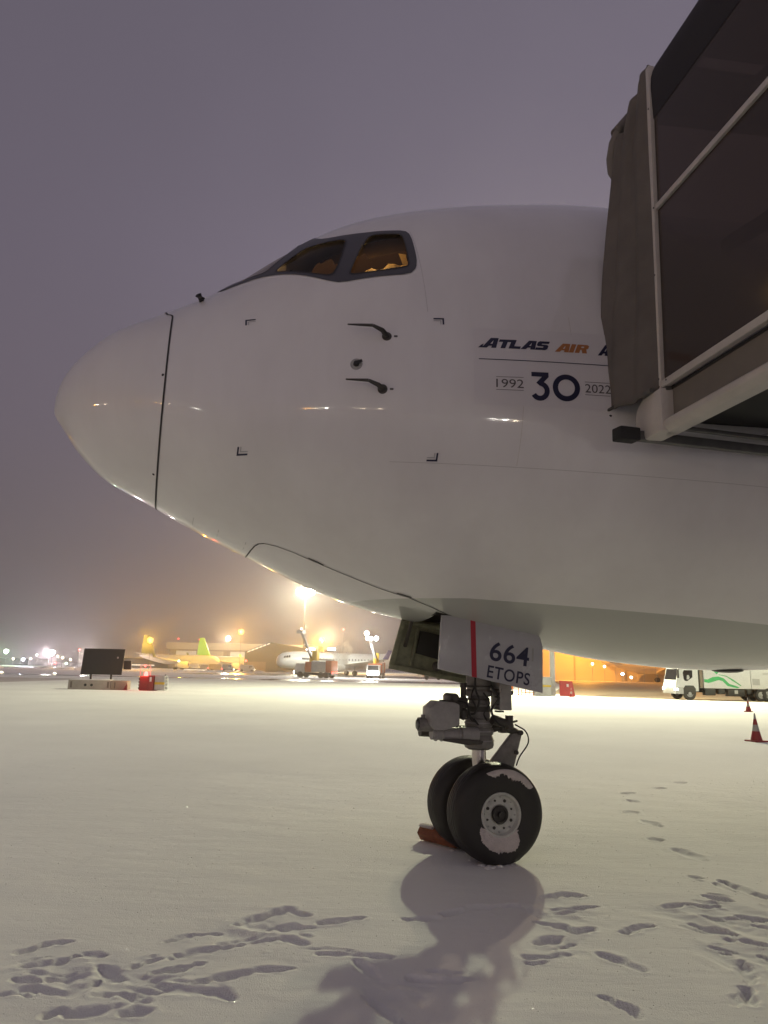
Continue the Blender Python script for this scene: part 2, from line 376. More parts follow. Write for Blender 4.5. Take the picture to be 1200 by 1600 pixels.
def snow_height(X, Y):
    h = np.zeros_like(X)
    # low drifting undulation
    for k, (ax, ay, ph, am) in enumerate(((.9, 1.7, .3, .006), (2.3, 1.1, 1.7, .004), (3.9, 5.2, 2.2, .002), (7.3, 4.1, .4, .0015))):
        h += am * np.sin(ax * X + ay * Y + ph) * np.cos(ay * X * .6 - ax * Y * .7 + ph * 2)
    rs = np.random.RandomState(5)
    def blob(x, y, r, d, rim=.25, ex=1.0, ang=0.0):
        c, s_ = math.cos(ang), math.sin(ang)
        m = (abs(X - x) < r * 2.4 * ex) & (abs(Y - y) < r * 2.4 * ex)
        if not m.any(): return
        dx, dy = X[m] - x, Y[m] - y; u = (dx * c + dy * s_) / ex; w = -dx * s_ + dy * c
        q = np.sqrt(u * u + w * w) / r
        h[m] += -d / (1 + np.exp((q - 1) * 9)) + d * rim * np.exp(-((q - 1.45) / .28) ** 2)
    furrow = np.zeros_like(X)
    r6 = random.Random(3); extra = []
    for st in STROKES:
        if st[0][1] > 7.2 or r6.random() < .35: continue
        # a lighter scrape alongside each heavier one
        ox, oy = r6.uniform(-.12, .12), r6.choice((-1, 1)) * r6.uniform(.05, .12); k = r6.uniform(.4, .8)
        mx, my = st[0]; extra.append([(mx + (x - mx) * k + ox, my + (y - my) * k + oy + r6.uniform(-.015, .015)) for x, y in st])
    for si, st in enumerate(STROKES + extra):
        # one dragged furrow per stroke: deepest towards its far side, ragged along its length
        far = st[0][1] > 7.2
        wd = (.030 if not far else .055) * (.75 + .6 * rs.rand()); dep = (.044 if not far else .040) * (.55 + .6 * rs.rand()) * (.45 if si >= len(STROKES) else 1); wd *= (.6 if si >= len(STROKES) else 1); p1, p2 = rs.rand(2) * 6
        xs_ = [p[0] for p in st]; ys_ = [p[1] for p in st]
        mk_ = (X > min(xs_) - .2) & (X < max(xs_) + .2) & (Y > min(ys_) - .2) & (Y < max(ys_) + .2)
        if not mk_.any(): continue
        px, py = X[mk_], Y[mk_]; best = np.full(px.shape, 9.0); arc = np.zeros(px.shape); L0 = 0
        for (x0, y0), (x1, y1) in zip(st[:-1], st[1:]):
            L = math.hypot(x1 - x0, y1 - y0); tt = np.clip(((px - x0) * (x1 - x0) + (py - y0) * (y1 - y0)) / (L * L + 1e-9), 0, 1)
            d = np.hypot(px - (x0 + tt * (x1 - x0)), py - (y0 + tt * (y1 - y0))); b = d < best
            best = np.where(b, d, best); arc = np.where(b, L0 + tt * L, arc); L0 += L
        u = arc / max(L0, 1e-6)
        loc = wd * (.55 + .6 * np.sin(math.pi * np.clip(u * .9 + .08, 0, 1)) ** .7 + .22 * np.sin(arc * 23 + p1) + .12 * np.sin(arc * 51 + p2))
        q = np.maximum(best + .006 * np.sin(px * 60 + py * 37 + p1), 0) / np.maximum(loc, .008)
        furrow[mk_] = np.minimum(furrow[mk_], -dep * (.75 + .3 * np.sin(arc * 14 + p2)) * np.exp(-q ** 3.6 * .8)); h[mk_] += .13 * dep * np.exp(-((q - 1.75) / .5) ** 2)
    h += furrow
    # slumped, uneven snow where people trampled
    rg = np.zeros_like(X)
    for k in range(5):
        fx, fy, ph = 7 * 1.6 ** k, 11 * 1.6 ** k, rs.rand() * 6
        rg += (1 - np.abs(np.sin(fx * X * .8 + fy * Y * .5 + ph + 1.5 * np.sin(fy * .3 * X - fx * .2 * Y)))) / 1.7 ** k
    for cx, cy, sx, sy in ((-1.55, 4.70, .42, .22), (-.8, 5.5, .35, .2), (2.6, 5.95, .5, .35), (1.35, 6.0, .25, .3), (2.35, 5.2, .25, .3), (.1, 4.6, .25, .3), (1.2, 5.3, .2, .15)):
        g = np.exp(-(((X - cx) / sx) ** 2 + ((Y - cy) / sy) ** 2) ** 1.5)
        h += g * (rg - 1.1) * .017 - g * .008
    # churned crumbs inside the trampled areas
    for cx, cy, sx, sy, n in ((-1.55, 4.72, .55, .3, 70), (-.75, 5.45, .4, .35, 40), (2.6, 5.85, .5, .5, 60), (1.3, 5.9, .4, .5, 28)):
        for _ in range(n): blob(cx + rs.randn() * sx * .6, cy + rs.randn() * sy * .6, .012 + .022 * rs.rand(), (.010 * rs.rand() - .006), .3, 1 + rs.rand(), rs.rand() * 3)
    return h
def build_ground():
    x0, x1, y0, y1 = -3.0, 5.6, 3.4, 13.4
    def axis(a, b, s0): return np.arange(a, b + 1e-6, s0)
    xs = axis(x0, x1, .02); ys = np.concatenate([axis(y0, 7.0, .014), np.arange(7.02, y1 + 1e-6, .03)])
    X, Y = np.meshgrid(xs, ys); Z = snow_height(X, Y)
    edge = np.minimum(np.minimum(X - x0, x1 - X), np.minimum(Y - y0, y1 - Y)); Z *= np.clip(edge / .3, 0, 1)
    # snow pressed round the wheels
    nx, ny = len(xs), len(ys)
    V = np.stack([X.ravel(), Y.ravel(), Z.ravel()], 1)
    idx = np.arange(nx * ny).reshape(ny, nx)
    F = np.stack([idx[:-1, :-1], idx[:-1, 1:], idx[1:, 1:], idx[1:, :-1]], -1).reshape(-1, 4)
    B = 3000.0; k = len(V)
    ring = np.array([(-B, -B, 0), (B, -B, 0), (B, B, 0), (-B, B, 0)], float)
    V = np.concatenate([V, ring])
    faces = F.tolist()
    # the rest of the sheet: four big pieces sharing the patch's border vertices
    faces.append([k, k + 1] + idx[0, ::-1].tolist()); faces.append([k + 1, k + 2] + idx[::-1, -1].tolist())
    faces.append([k + 2, k + 3] + idx[-1, :].tolist()); faces.append([k + 3, k] + idx[:, 0].tolist())
    me = bpy.data.meshes.new('snowy_ground'); me.from_pydata(V.tolist(), [], faces); me.update()
    me.polygons.foreach_set('use_smooth', [True] * len(me.polygons)); me.materials.append(M['snow'])
    o = bpy.data.objects.new('ground', me); COL.objects.link(o)
    return tag(o, 'snow covered apron with dragged footprints in the foreground', None, None, 'structure')
build_ground()
# loose ice crystals lying on the snow: tiny bright facets that glint where they face the lamps
M['ice'] = mat('ice', (.82, .82, .81), .24, spec=1.0, coat=1)
ice = MB(); r8 = random.Random(21)
for _ in range(7000):
    y = 3.6 + 10 * r8.random() ** 1.6; x = r8.uniform(-.56, .56) * y; s_ = r8.uniform(.0011, .0025) * (1 + .10 * y)
    n_ = Vector((r8.gauss(0, .45), r8.gauss(0, .45), 1)).normalized(); u_ = n_.orthogonal().normalized(); w_ = n_.cross(u_); c_ = Vector((x, y, .012))
    ice.add([c_ + u_ * s_, c_ + w_ * s_, c_ - u_ * s_, c_ - w_ * s_], [(0, 1, 2, 3)])
tag(ice.build('ice_crystals', 'ice', fixn=False, smooth=False), 'glinting ice crystals scattered over the snow', None, None, 'stuff')
mk('lap_grey', (.50, .49, .48), .4)
mk('film_grey', (.70, .685, .69), .32, coat=.3)
# ---------------------------------------------------------------- the cargo jet (x aft, -y port side, origin on the snow under the nose gear)
YAW = R(16)
G = Vector((1.03, 7.75, 0))
SG = 4.293          # station of the nose gear
_S = np.array([0.0, 0.08, 0.25, 0.5, 0.9, 1.4, 2.0, 2.6, 3.2, 4.0, 5.0, 6.0, 7.0, 9.0, 16.0])
_T = np.array([4.065, 4.395, 4.621, 4.847, 5.053, 5.349, 5.845, 6.248, 6.479, 6.676, 6.845, 6.927, 7.056, 7.269, 7.27])
_B = np.array([4.065, 3.904, 3.672, 3.449, 3.258, 3.016, 2.758, 2.505, 2.319, 2.177, 2.016, 1.876, 1.82, 1.86, 1.86])
def pch(xs, ys, x):
    h = np.diff(xs); d = np.diff(ys) / h; m = np.zeros(len(xs))
    for i in range(1, len(xs) - 1):
        if d[i - 1] * d[i] > 0:
            w1 = 2 * h[i] + h[i - 1]; w2 = h[i] + 2 * h[i - 1]; m[i] = (w1 + w2) / (w1 / d[i - 1] + w2 / d[i])
    m[0] = d[0]; m[-1] = d[-1]
    k = np.clip(np.searchsorted(xs, x) - 1, 0, len(xs) - 2); t = (x - xs[k]) / h[k]
    return (2*t**3-3*t**2+1)*ys[k]+(t**3-2*t**2+t)*h[k]*m[k]+(-2*t**3+3*t**2)*ys[k+1]+(t**3-t**2)*h[k]*m[k+1]
_fs = np.linspace(0, 16, 1601)
_fT = pch(np.sqrt(_S), _T, np.sqrt(_fs)); _fB = pch(np.sqrt(_S), _B, np.sqrt(_fs))
_fine = np.linspace(0, .4, 401); _ffT = pch(np.sqrt(_S), _T, np.sqrt(_fine)); _ffB = pch(np.sqrt(_S), _B, np.sqrt(_fine))
def tb(s):
    if s < .4: return float(np.interp(s, _fine, _ffT)), float(np.interp(s, _fine, _ffB))
    return float(np.interp(s, _fs, _fT)), float(np.interp(s, _fs, _fB))
def hw(s): return 2.51 * (1 - max(0, min(1, 1 - s / 6.8)) ** 2) ** .6
def zc_(s):
    T, B = tb(s); q = max(0, min(1, (s - .2) / 1.8)); return (T + B) / 2 - .42 * q * q * (3 - 2 * q)
def hull0(s, th):      # th in degrees: 0 = port side, 90 = crown, -90 = keel, 180 = starboard
    T, B = tb(s); W = hw(s); a = R(th)
    zc = zc_(s); sn = math.sin(a)
    return Vector((s - SG, -W * math.cos(a), zc + (T - zc if sn > 0 else zc - B) * sn))
def hull(s, th, off=0.0):
    p = hull0(s, th)
    if off:
        a = hull0(s + .02, th) - hull0(max(s - .02, 0.001), th); b = hull0(s, th + 1) - hull0(s, th - 1)
        n = a.cross(b).normalized()
        c = p - Vector((p.x, 0, zc_(s)))
        if n.dot(c) < 0: n = -n
        p = p + n * off
    return p
def zth(s, z):
    T, B = tb(s); zc = zc_(s); return math.degrees(math.asin(max(-1, min(1, (z - zc) / (T - zc if z > zc else zc - B)))))
def hz(s, z, off=0.0): return hull(s, zth(s, z), off)

jet = thing('cargo_jet', 'huge white cargo jet parked nose to the left on the snow, lettered ATLAS AIR', 'airplane', G, YAW)
SEAM = [(-90, .975), (-55, .984), (-2, .996), (44.3, 1.004), (47.3, .990), (50, .955), (60, .93), (90, .92)]
def seam_s(th):
    t = th if th <= 90 else 180 - th
    return float(np.interp(t, [p[0] for p in SEAM], [p[1] for p in SEAM]))
def inside(poly, x, y):
    c = False; j = len(poly) - 1
    for i in range(len(poly)):
        xi, yi = poly[i]; xj, yj = poly[j]
        if (yi > y) != (yj > y) and x < (xj - xi) * (y - yi) / (yj - yi) + xi: c = not c
        j = i
    return c
FRAME = [(1.39, 89.4), (1.39, 60), (1.44, 57.8), (1.667, 50.1), (1.819, 44.6), (2.09, 35.0), (2.241, 29.8), (2.35, 27.2), (2.63, 26.2), (2.892, 25.4), (2.952, 27.0), (2.97, 30.0), (2.973, 39.9), (2.941, 42.6), (2.757, 44.9), (2.60, 46.7), (2.49, 48.6), (2.34, 52.0), (2.26, 56.0), (2.24, 62), (2.24, 89.4)]
GLASS = {
 'side_window': [(2.643, 44.5), (2.89, 41.4), (2.912, 40.0), (2.907, 28.6), (2.888, 27.5), (2.64, 27.7), (2.407, 28.7), (2.441, 31.7), (2.537, 38.6)],
 'middle_window': [(1.826, 45.9), (1.97, 50.4), (2.12, 53.8), (2.291, 50.0), (2.46, 46.2), (2.424, 41.1), (2.341, 33.4), (2.293, 30.6), (2.191, 32.9), (2.044, 37.8), (1.93, 42.0)],
 'windshield': [(1.45, 86), (1.45, 66), (1.53, 58.5), (1.69, 52.0), (1.77, 49.2), (1.87, 52.8), (2.0, 57.5), (2.13, 65), (2.15, 86)]}
BAY = (3.62, 4.70, .50)
def build_hull():
    ss = [0.0] + [float(q) for q in (np.linspace(.03, .62, 26) ** 2)] + [float(q) for q in np.arange(.41, 1.001, .04)]
    ss = sorted(set([round(q, 4) for q in ss if q < .985]) | {1.0})
    k0 = len(ss) - 1
    ss += [float(q) for q in np.arange(1.03, 1.36, .03)] + [float(q) for q in np.arange(1.37, 2.98, .016)] + [float(q) for q in np.arange(3.0, 3.55, .04)]
    ss += [float(q) for q in np.arange(3.56, 4.82, .02)] + [float(q) for q in np.arange(4.85, 9, .08)] + [9.5, 10, 11, 12, 13, 14, 15, 16]
    tp = [float(q) for q in np.arange(-90, -76, .7)] + [float(q) for q in np.arange(-76, 16, 2)] + [float(q) for q in np.arange(16, 90, .6)]
    th = tp + [90.0] + [180 - q for q in tp[::-1][:-1]]
    n = len(th)
    def warp(s, t):
        if s <= 0: return 0.0
        d = seam_s(t) - 1.0
        k = (s / 1.0) if s <= 1 else max(0, 1 - (s - 1) / .35)
        return s + d * k
    V = [[hull0(max(warp(s, t), 1e-5), t) for t in th] for s in ss]
    def mesh(i0, i1, name, skip=None):
        mb = MB(); mb.v = [tuple(p) for i in range(i0, i1 + 1) for p in V[i]]
        for i in range(i0, i1):
            for j in range(n):
                j2 = (j + 1) % n
                if skip:
                    t = (th[j] + (th[j2] if j2 else 270)) / 2; s = (ss[i] + ss[i + 1]) / 2
                    tt = t if t <= 90 else 180 - t
                    if skip(s, tt, (V[i][j] + V[i + 1][j2]) / 2): continue
                a = (i - i0) * n; mb.f.append((a + j, a + n + j, a + n + j2, a + j2))
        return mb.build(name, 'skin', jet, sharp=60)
    shr = {k: p for k, p in GLASS.items()}
    def skip(s, t, c):
        if 1.4 < s < 3.0 and t > 22 and any(inside(p, s, t) for p in shr.values()): return True
        return BAY[0] < s < BAY[1] and c.z < 2.6 and abs(c.y) < BAY[2]
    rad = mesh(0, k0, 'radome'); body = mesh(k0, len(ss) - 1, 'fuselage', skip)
    # dark joint between radome and fuselage
    sv = []; sf = []; m = 240
    for i in range(m):
        t = -90 + 360 * i / m; s = seam_s(t)
        sv += [hull(s - .008, t, .004), hull(s + .007, t, .004)]
    for i in range(m):
        j = (i + 1) % m; sf.append((2 * i, 2 * i + 1, 2 * j + 1, 2 * j))
    MB().add(sv, sf).build('radome_joint', 'seam_dark', jet)
    return rad, body
radome, body = build_hull()
MB().add(*(lambda P: (P, [tuple(range(len(P)))]))([hull0(16, t) for t in range(-90, 270, 6)])).build('aft_bulkhead', 'bay_dark', jet)

def resample(poly, d, sc=.04):
    out = []
    for i in range(len(poly)):
        a, b = poly[i], poly[(i + 1) % len(poly)]
        L = math.hypot(b[0] - a[0], (b[1] - a[1]) * sc); n = max(1, int(L / d))
        out += [(a[0] + (b[0] - a[0]) * k / n, a[1] + (b[1] - a[1]) * k / n) for k in range(n)]
    return out
def round_poly(poly, it=2):
    for _ in range(it):
        q = []
        for i in range(len(poly)):
            a, b = poly[i], poly[(i + 1) % len(poly)]
            q += [(a[0] * .8 + b[0] * .2, a[1] * .8 + b[1] * .2), (a[0] * .2 + b[0] * .8, a[1] * .2 + b[1] * .8)]
        poly = q
    return poly
def surface_patch(name, m, parent, poly, off, holes=(), mirror=False, fn=None, step=.035):
    sc = .04
    P = resample(poly, step); vs = [(a, b * sc) for a, b in P]; ed = [(i, (i + 1) % len(P)) for i in range(len(P))]
    for h in holes:
        k = len(vs); Q = resample(h, step); vs += [(a, b * sc) for a, b in Q]; ed += [(k + i, k + (i + 1) % len(Q)) for i in range(len(Q))]
    x0, x1 = min(p[0] for p in poly), max(p[0] for p in poly); y0, y1 = min(p[1] for p in poly), max(p[1] for p in poly)
    x = x0
    while x < x1:
        y = y0
        while y < y1:
            if inside(poly, x, y) and not any(inside(h, x, y) for h in holes): vs.append((x, y * sc))
            y += step / sc
        x += step
    r = delaunay_2d_cdt([Vector(v) for v in vs], ed, [], 0, 1e-5)
    mb = MB()
    for v in r[0]:
        t = v.y / sc; t = 180 - t if mirror else t
        mb.v.append(tuple(hull(v.x, t, off)))
    for f in r[2]:
        cx = sum(r[0][i].x for i in f) / 3; cy = sum(r[0][i].y for i in f) / 3 / sc
        if inside(poly, cx, cy) and not any(inside(h, cx, cy) for h in holes): mb.f.append(tuple(f))
    return mb.build(name, m, parent, fixn=True)
def grow(poly, k):
    cx = sum(p[0] for p in poly) / len(poly); cy = sum(p[1] for p in poly) / len(poly)
    return [(cx + (p[0] - cx) * k, cy + (p[1] - cy) * k) for p in poly]
for mir in (False, True):
    holes = [round_poly(grow(p, .985), 2) for p in GLASS.values()]
    fr = surface_patch('cockpit_window_frame', 'frame_grey', jet, round_poly(FRAME, 1), .006, holes, mir)
    for nm, p in GLASS.items():
        surface_patch(nm, 'cockpit_glass', jet, grow(p, 1.03), -.012, (), mir)
        # black rubber seal just inside the frame
        q = round_poly(grow(p, 1.0), 2); q2 = round_poly(grow(p, .945), 2)
        surface_patch('window_seal', 'black_part', fr, q, .0085, (q2,), mir, step=.03)
# cockpit interior
lin = MB(); ls = list(np.arange(1.2, 3.45, .1)); lt = list(range(5, 176, 5))
lin.v = [tuple(hull(s, t, -.22)) for s in ls for t in lt]
for i in range(len(ls) - 1):
    for j in range(len(lt) - 1): lin.f.append((i * len(lt) + j, i * len(lt) + j + 1, (i + 1) * len(lt) + j + 1, (i + 1) * len(lt) + j))
cockpit = lin.build('cockpit_lining', 'cabin_brown', jet)
# lining must not close the windows: cut the same openings
bm = bmesh.new(); bm.from_mesh(cockpit.data); kill = []
for f in bm.faces:
    i, j = divmod(min(v.index for v in f.verts), len(lt)); s = ls[i] + .05; t = lt[j] + 2.5; t = t if t <= 90 else 180 - t
    if 1.35 < s < 3.0 and 20 < t and inside(grow(FRAME, 1.04), s, t): kill.append(f)
bmesh.ops.delete(bm, geom=kill, context='FACES'); bm.to_mesh(cockpit.data); bm.free()
MB().box((1.7 - SG, -1.3, 4.1), (3.4 - SG, 1.3, 4.14)).add([hull(3.42, t, -.16) for t in range(-10, 191, 5)], [tuple(range(41))]).build('cockpit_bulkhead', 'cabin_brown', jet)
MB().box((1.5 - SG, -1.1, 4.5), (1.95 - SG, 1.1, 4.84)).build('glareshield', 'black_part', jet, .03)
for sy in (-1, 1):
    MB().box((2.7 - SG, sy * .55 - .25, 4.5), (2.85 - SG, sy * .55 + .25, 5.28)).box((2.72 - SG, sy * .55 - .14, 5.28), (2.82 - SG, sy * .55 + .14, 5.48)).box((2.3 - SG, sy * .55 - .25, 4.4), (2.7 - SG, sy * .55 + .25, 4.55)).build('pilot_seat', 'seat_dark', jet, .04)
sill = MB()
for i in range(12):
    s = 2.36 + i * .048; a = hull(s, 29.4 + .5 * math.sin(i * 2.3), -.05); b = hull(s + .048, 29.4 + .5 * math.sin((i + 1) * 2.3), -.05)
    a2 = hull(s, 32.2 + 1.0 * math.sin(i * 1.7) + i * .08, -.10); b2 = hull(s + .048, 32.2 + 1.0 * math.sin((i + 1) * 1.7) + (i + 1) * .08, -.10); sill.add([a, b, b2, a2], [(0, 1, 2, 3)])
sill.build('window_ledge', 'cream_panel', jet)
MB().add([hull(2.82, 28.5, -.07), hull(2.905, 28.3, -.07), hull(2.90, 35, -.07), hull(2.845, 36.5, -.08), hull(2.86, 32, -.09)], [(0, 1, 2, 3, 4)]).build('sun_curtain', 'cream_panel', jet)
MB().add([hull(2.02, 39, -.35), hull(2.35, 34, -.35), hull(2.38, 43, -.35), hull(2.2, 45.5, -.35), hull(2.10, 43.5, -.35)], [(0, 1, 2, 3, 4)]).build('side_panel', 'cabin_brown', jet)
for s_, t_, m_ in ((2.26, 34.0, 'instrument_red'), (2.17, 36.6, 'instrument_gold'), (2.07, 39.4, 'instrument_red')):
    MB().sphere(hull(s_, t_ - 1.3, -.10), .013 if m_ == 'instrument_red' else .009, 6).build('instrument_light', m_, jet)
lamp('cockpit_dome_light', jet, (3.15 - SG, -.6, 5.5), 22, (1, .62, .28), .06)
lamp('cockpit_ledge_light', jet, (2.68 - SG, -1.45, 5.35), 5, (1, .62, .22), .03)

# marks on the skin
def hstroke(name, m, pts, w, off=.003, closed=False):
    n = []
    for i in range(len(pts) - (0 if closed else 1)):
        a, b = pts[i], pts[(i + 1) % len(pts)]; L = math.hypot(b[0] - a[0], b[1] - a[1]); k = max(1, int(L / .08))
        n += [(a[0] + (b[0] - a[0]) * q / k, a[1] + (b[1] - a[1]) * q / k) for q in range(k)]
    if not closed: n.append(pts[-1])
    v, f = stroke2d(n, w, closed)
    return MB().add([hz(p[0], p[1], off) for p in v], f).build(name, m, jet)
for cx, cz, dx, dz in ((1.605, 4.59, 1, -1), (3.115, 4.535, -1, -1), (1.605, 3.425, 1, 1), (3.10, 3.372, -1, 1)):
    v1 = [(cx, cz + dz * .055), (cx, cz), (cx + dx * .075, cz)]
    hstroke('corner_mark', 'navy', v1, .013)
    hstroke('corner_mark_edge', 'light_grey', [(cx + .02 * dx, cz + dz * .055), (cx + .02 * dx, cz + dz * .02), (cx + dx * .075, cz + dz * .02)], .008)
def hword(name, txt, m, s0, s1, z0, z1, shear=0, bold=0, space=1.0, slope=0):
    v, f = glyphs(txt, shear, bold, space)
    return MB().add([hz(s0 + (s1 - s0) * x, z0 + (z1 - z0) * y + slope * x * (s1 - s0), .004) for x, y in v], f).build(name, m, jet)
def hpoly(name, m, polys, off=.004):
    mb = MB()
    for v, f in polys: mb.add([hz(p[0], p[1], off) for p in v], f)
    return mb.build(name, m, jet)
for pts in ([(2.75, 3.36), (4.2, 3.33), (6.5, 3.28)], [(2.98, 5.6), (3.0, 4.6)]):
    hstroke('skin_lap', 'lap_grey', pts, .004, .0012)
# faintly different film that carries the lettering
fp = [(3.335, 3.80), (3.335, 4.46), (4.60, 4.45), (4.60, 3.79)]
v = []; f = []; a_, b_ = 26, 14
for i in range(a_ + 1):
    for k in range(b_ + 1): v.append(hz(3.335 + 1.26 * i / a_, 3.80 + .655 * k / b_, .0015))
for i in range(a_):
    for k in range(b_): q = i * (b_ + 1) + k; f.append((q, q + 1, q + b_ + 2, q + b_ + 1))
MB().add(v, f).build('lettering_film', 'film_grey', jet)
# airline name, heavy slanted capitals drawn from strokes: each glyph in a unit-high box
def letter(ch):
    w = .30
    S = {'A': ([[(0, 0), (.36, 1), (.92, 1), (1.02, 0), (.68, 0), (.66, .2), (.46, .2), (.36, 0)], [(.50, .40), (.645, .40), (.62, .76)]], 1.0),
         'T': ([[(0, 1), (.95, 1), (.95, .72), (.64, .72), (.64, 0), (.30, 0), (.30, .72), (0, .72)]], .85),
         'L': ([[(0, 1), (.34, 1), (.34, .28), (.82, .28), (.82, 0), (0, 0)]], .85),
         'I': ([[(0, 1), (.34, 1), (.34, 0), (0, 0)]], .42),
         'R': ([[(0, 0), (0, 1), (.72, 1), (.88, .88), (.88, .58), (.76, .46), (.92, 0), (.56, 0), (.44, .38), (.34, .38), (.34, 0)], [(.34, .62), (.34, .78), (.54, .78), (.54, .62)]], .95),
         'S': ([[(0, 0), (0, .27), (.50, .27), (.52, .40), (.12, .42), (0, .52), (0, .88), (.12, 1), (.84, 1), (.84, .73), (.34, .73), (.33, .62), (.74, .60), (.86, .48), (.86, .12), (.74, 0)]], .92)}
    return S[ch]
def poly_fill(loops):
    vs = []; ed = []
    for L in loops:
        k = len(vs); vs += [Vector(p) for p in L]; ed += [(k + i, k + (i + 1) % len(L)) for i in range(len(L))]
    r = delaunay_2d_cdt(vs, ed, [], 0, 1e-6); F = []
    for f in r[2]:
        c = (sum(r[0][i].x for i in f) / 3, sum(r[0][i].y for i in f) / 3)
        if inside(loops[0], *c) and not any(inside(h, *c) for h in loops[1:]): F.append(tuple(f))
    return [tuple(v) for v in r[0]], F
def logo(txt, s0, s1, z0, z1, m, big=None, shear=.42):
    tot = sum(letter(c)[1] for c in txt); k = (s1 - s0 - shear * (z1 - z0)) / tot; x = s0; out = []
    for c in txt:
        L, w = letter(c); v, f = poly_fill(L); h = (z1 - z0) * (1.14 if big and c == big and x == s0 else 1)
        out.append(([(x + p[0] * k * .97 + shear * p[1] * h, z0 + p[1] * h) for p in v], f)); x += w * k
    hpoly('airline_name', m, out)
logo('ATLAS', 3.40, 3.955, 4.280, 4.358, 'navy', 'A')
hpoly('airline_emblem', 'navy', [([(3.372, 4.280), (3.405, 4.280), (3.418, 4.315), (3.398, 4.305)], [(0, 1, 2, 3)])])
logo('AIR', 3.975, 4.275, 4.272, 4.348, 'logo_orange')
logo('A', 4.325, 4.45, 4.262, 4.36, 'navy')
hstroke('livery_line', 'navy', [(3.375, 4.180), (4.50, 4.176)], .007)
hword('anniversary_year', '1992', 'thin_grey', 3.505, 3.718, 3.944, 4.015, 0, .0, 1.0)
hword('anniversary_year', '2022', 'thin_grey', 4.205, 4.415, 3.936, 4.007, 0, .0, 1.0)
for a, b in (((3.505, 4.032), (3.718, 4.034)), ((3.505, 3.926), (3.718, 3.926)), ((4.205, 4.024), (4.41, 4.025)), ((4.205, 3.918), (4.41, 3.918))):
    hstroke('year_rule', 'thin_grey', [a, b], .004)
cx, cz, rr = 4.055, 3.966, .088
hpoly('anniversary_number', 'navy', [stroke2d([(cx + rr * math.cos(i * math.pi / 24), cz + rr * 1.02 * math.sin(i * math.pi / 24)) for i in range(48)], .042, True)])
three = [(3.785, 4.060), (3.902, 4.060), (3.845, 3.990)] + [(3.846 + .056 * math.cos(R(a)), 3.929 + .060 * math.sin(R(a))) for a in range(78, -151, -12)]
hpoly('anniversary_number', 'navy', [stroke2d([(3.78, 4.066), (3.915, 4.066)], .038), stroke2d([(3.898, 4.058), (3.832, 3.982)], .040), stroke2d(three[3:], .040)])
# faint skin joints, access hatch outlines and fasteners
for pts, w in (([(4.12, 4.60), (4.13, 4.12)], .003), ([(3.72, 3.86), (3.72, 3.35)], .003)):
    hstroke('skin_joint', 'bridge_white', pts, w, .0015)
hatch = [(-90, 1.86), (-82, 1.865), (-76, 1.88), (-72.6, 1.905), (-70.4, 1.947), (-68.6, 2.046), (-67.8, 2.195), (-68.0, 2.552), (-69.3, 2.971), (-70.0, 3.278), (-72.5, 3.50), (-75.5, 3.71)]
pts = []
for i in range(len(hatch) - 1):
    for k in range(8): pts.append((hatch[i][1] + (hatch[i + 1][1] - hatch[i][1]) * k / 8, hatch[i][0] + (hatch[i + 1][0] - hatch[i][0]) * k / 8))
pts.append((hatch[-1][1], hatch[-1][0]))
for mir in (0, 1):
    v = []; f = []
    for i, (s_, t_) in enumerate(pts):
        a = pts[max(i - 1, 0)]; b = pts[min(i + 1, len(pts) - 1)]; d = Vector((b[0] - a[0], (b[1] - a[1]) * .04)).normalized(); w = .006
        for q in (-1, 1):
            s2 = s_ + q * d.y * w; t2 = t_ - q * d.x * w / .04; v.append(hull(s2, 180 - t2 if mir else t2, .003))
    for i in range(len(pts) - 1): f.append((2 * i, 2 * i + 2, 2 * i + 3, 2 * i + 1))
    MB().add(v, f).build('forward_gear_door_outline', 'seam_dark', jet)
for s_, t_ in ((2.33, -67.3), (3.15, -69.2)):
    MB().add([hull(s_, t_, .006), hull(s_ + .14, t_ - .4, .006), hull(s_ + .14, t_ + .15, .006), hull(s_, t_ + .55, .006)], [(0, 1, 2, 3)]).build('door_hinge', 'seam_dark', jet)
for s_, z_ in ((.972, 4.10), (.951, 3.37)): MB().lathe([(0, .004), (.011, .003), (.013, -.004)], hz(s_, z_, .02) - hz(s_, z_), hz(s_, z_), 10).build('fastener', 'seam_dark', jet)
for s_ in (1.32, 1.55, 1.80):
    MB().add([hull(s_, -86, .003), hull(s_ + .005, -86, .003), hull(s_ + .005, -76, .003), hull(s_, -76, .003)], [(0, 1, 2, 3)]).build('skin_joint', 'steel_grey', jet)
# pitot probes and the vane
def probe(zb, sb, st, zt):
    b = hz(sb, zb); n = (hz(sb, zb, .1) - b).normalized()
    mb = MB().lathe([(0, .008), (.036, .006), (.042, -.004)], n, b, 20)
    e = hz(sb - .10, zb + (zt - zb) * .9, .09); t = hz(st, zt, .10)
    mb.tube([b, b + n * .04 + (e - b) * .3, e], [.024, .019, .013], 10).tube([e, e + (t - e) * .5, t], [.013, .010, .006], 10)
    o = mb.build('pitot_probe', 'strut_dark', jet)
    c = hz(sb + .07, zb); MB().add([hz(sb + .055, zb - .008, .003), hz(sb + .082, zb - .008, .003), hz(sb + .082, zb + .008, .003), hz(sb + .055, zb + .008, .003)], [(0, 1, 2, 3)]).build('probe_placard', 'thin_grey', jet)
probe(4.366, 2.676, 2.392, 4.412); probe(3.908, 2.645, 2.38, 3.948)
b = hz(2.445, 4.118); n = (hz(2.445, 4.118, .1) - b).normalized()
vane = MB().lathe([(0, .004), (.046, .004), (.050, -.003)], n, b, 24).build('vane_plate', 'steel_grey', jet)
MB().lathe([(0, .03), (.018, .028), (.024, .003)], n, b, 16).bar(b + n * .03, b + n * .035 + Vector((.05, 0, .022)), .006, .022).build('vane', 'black_part', vane)
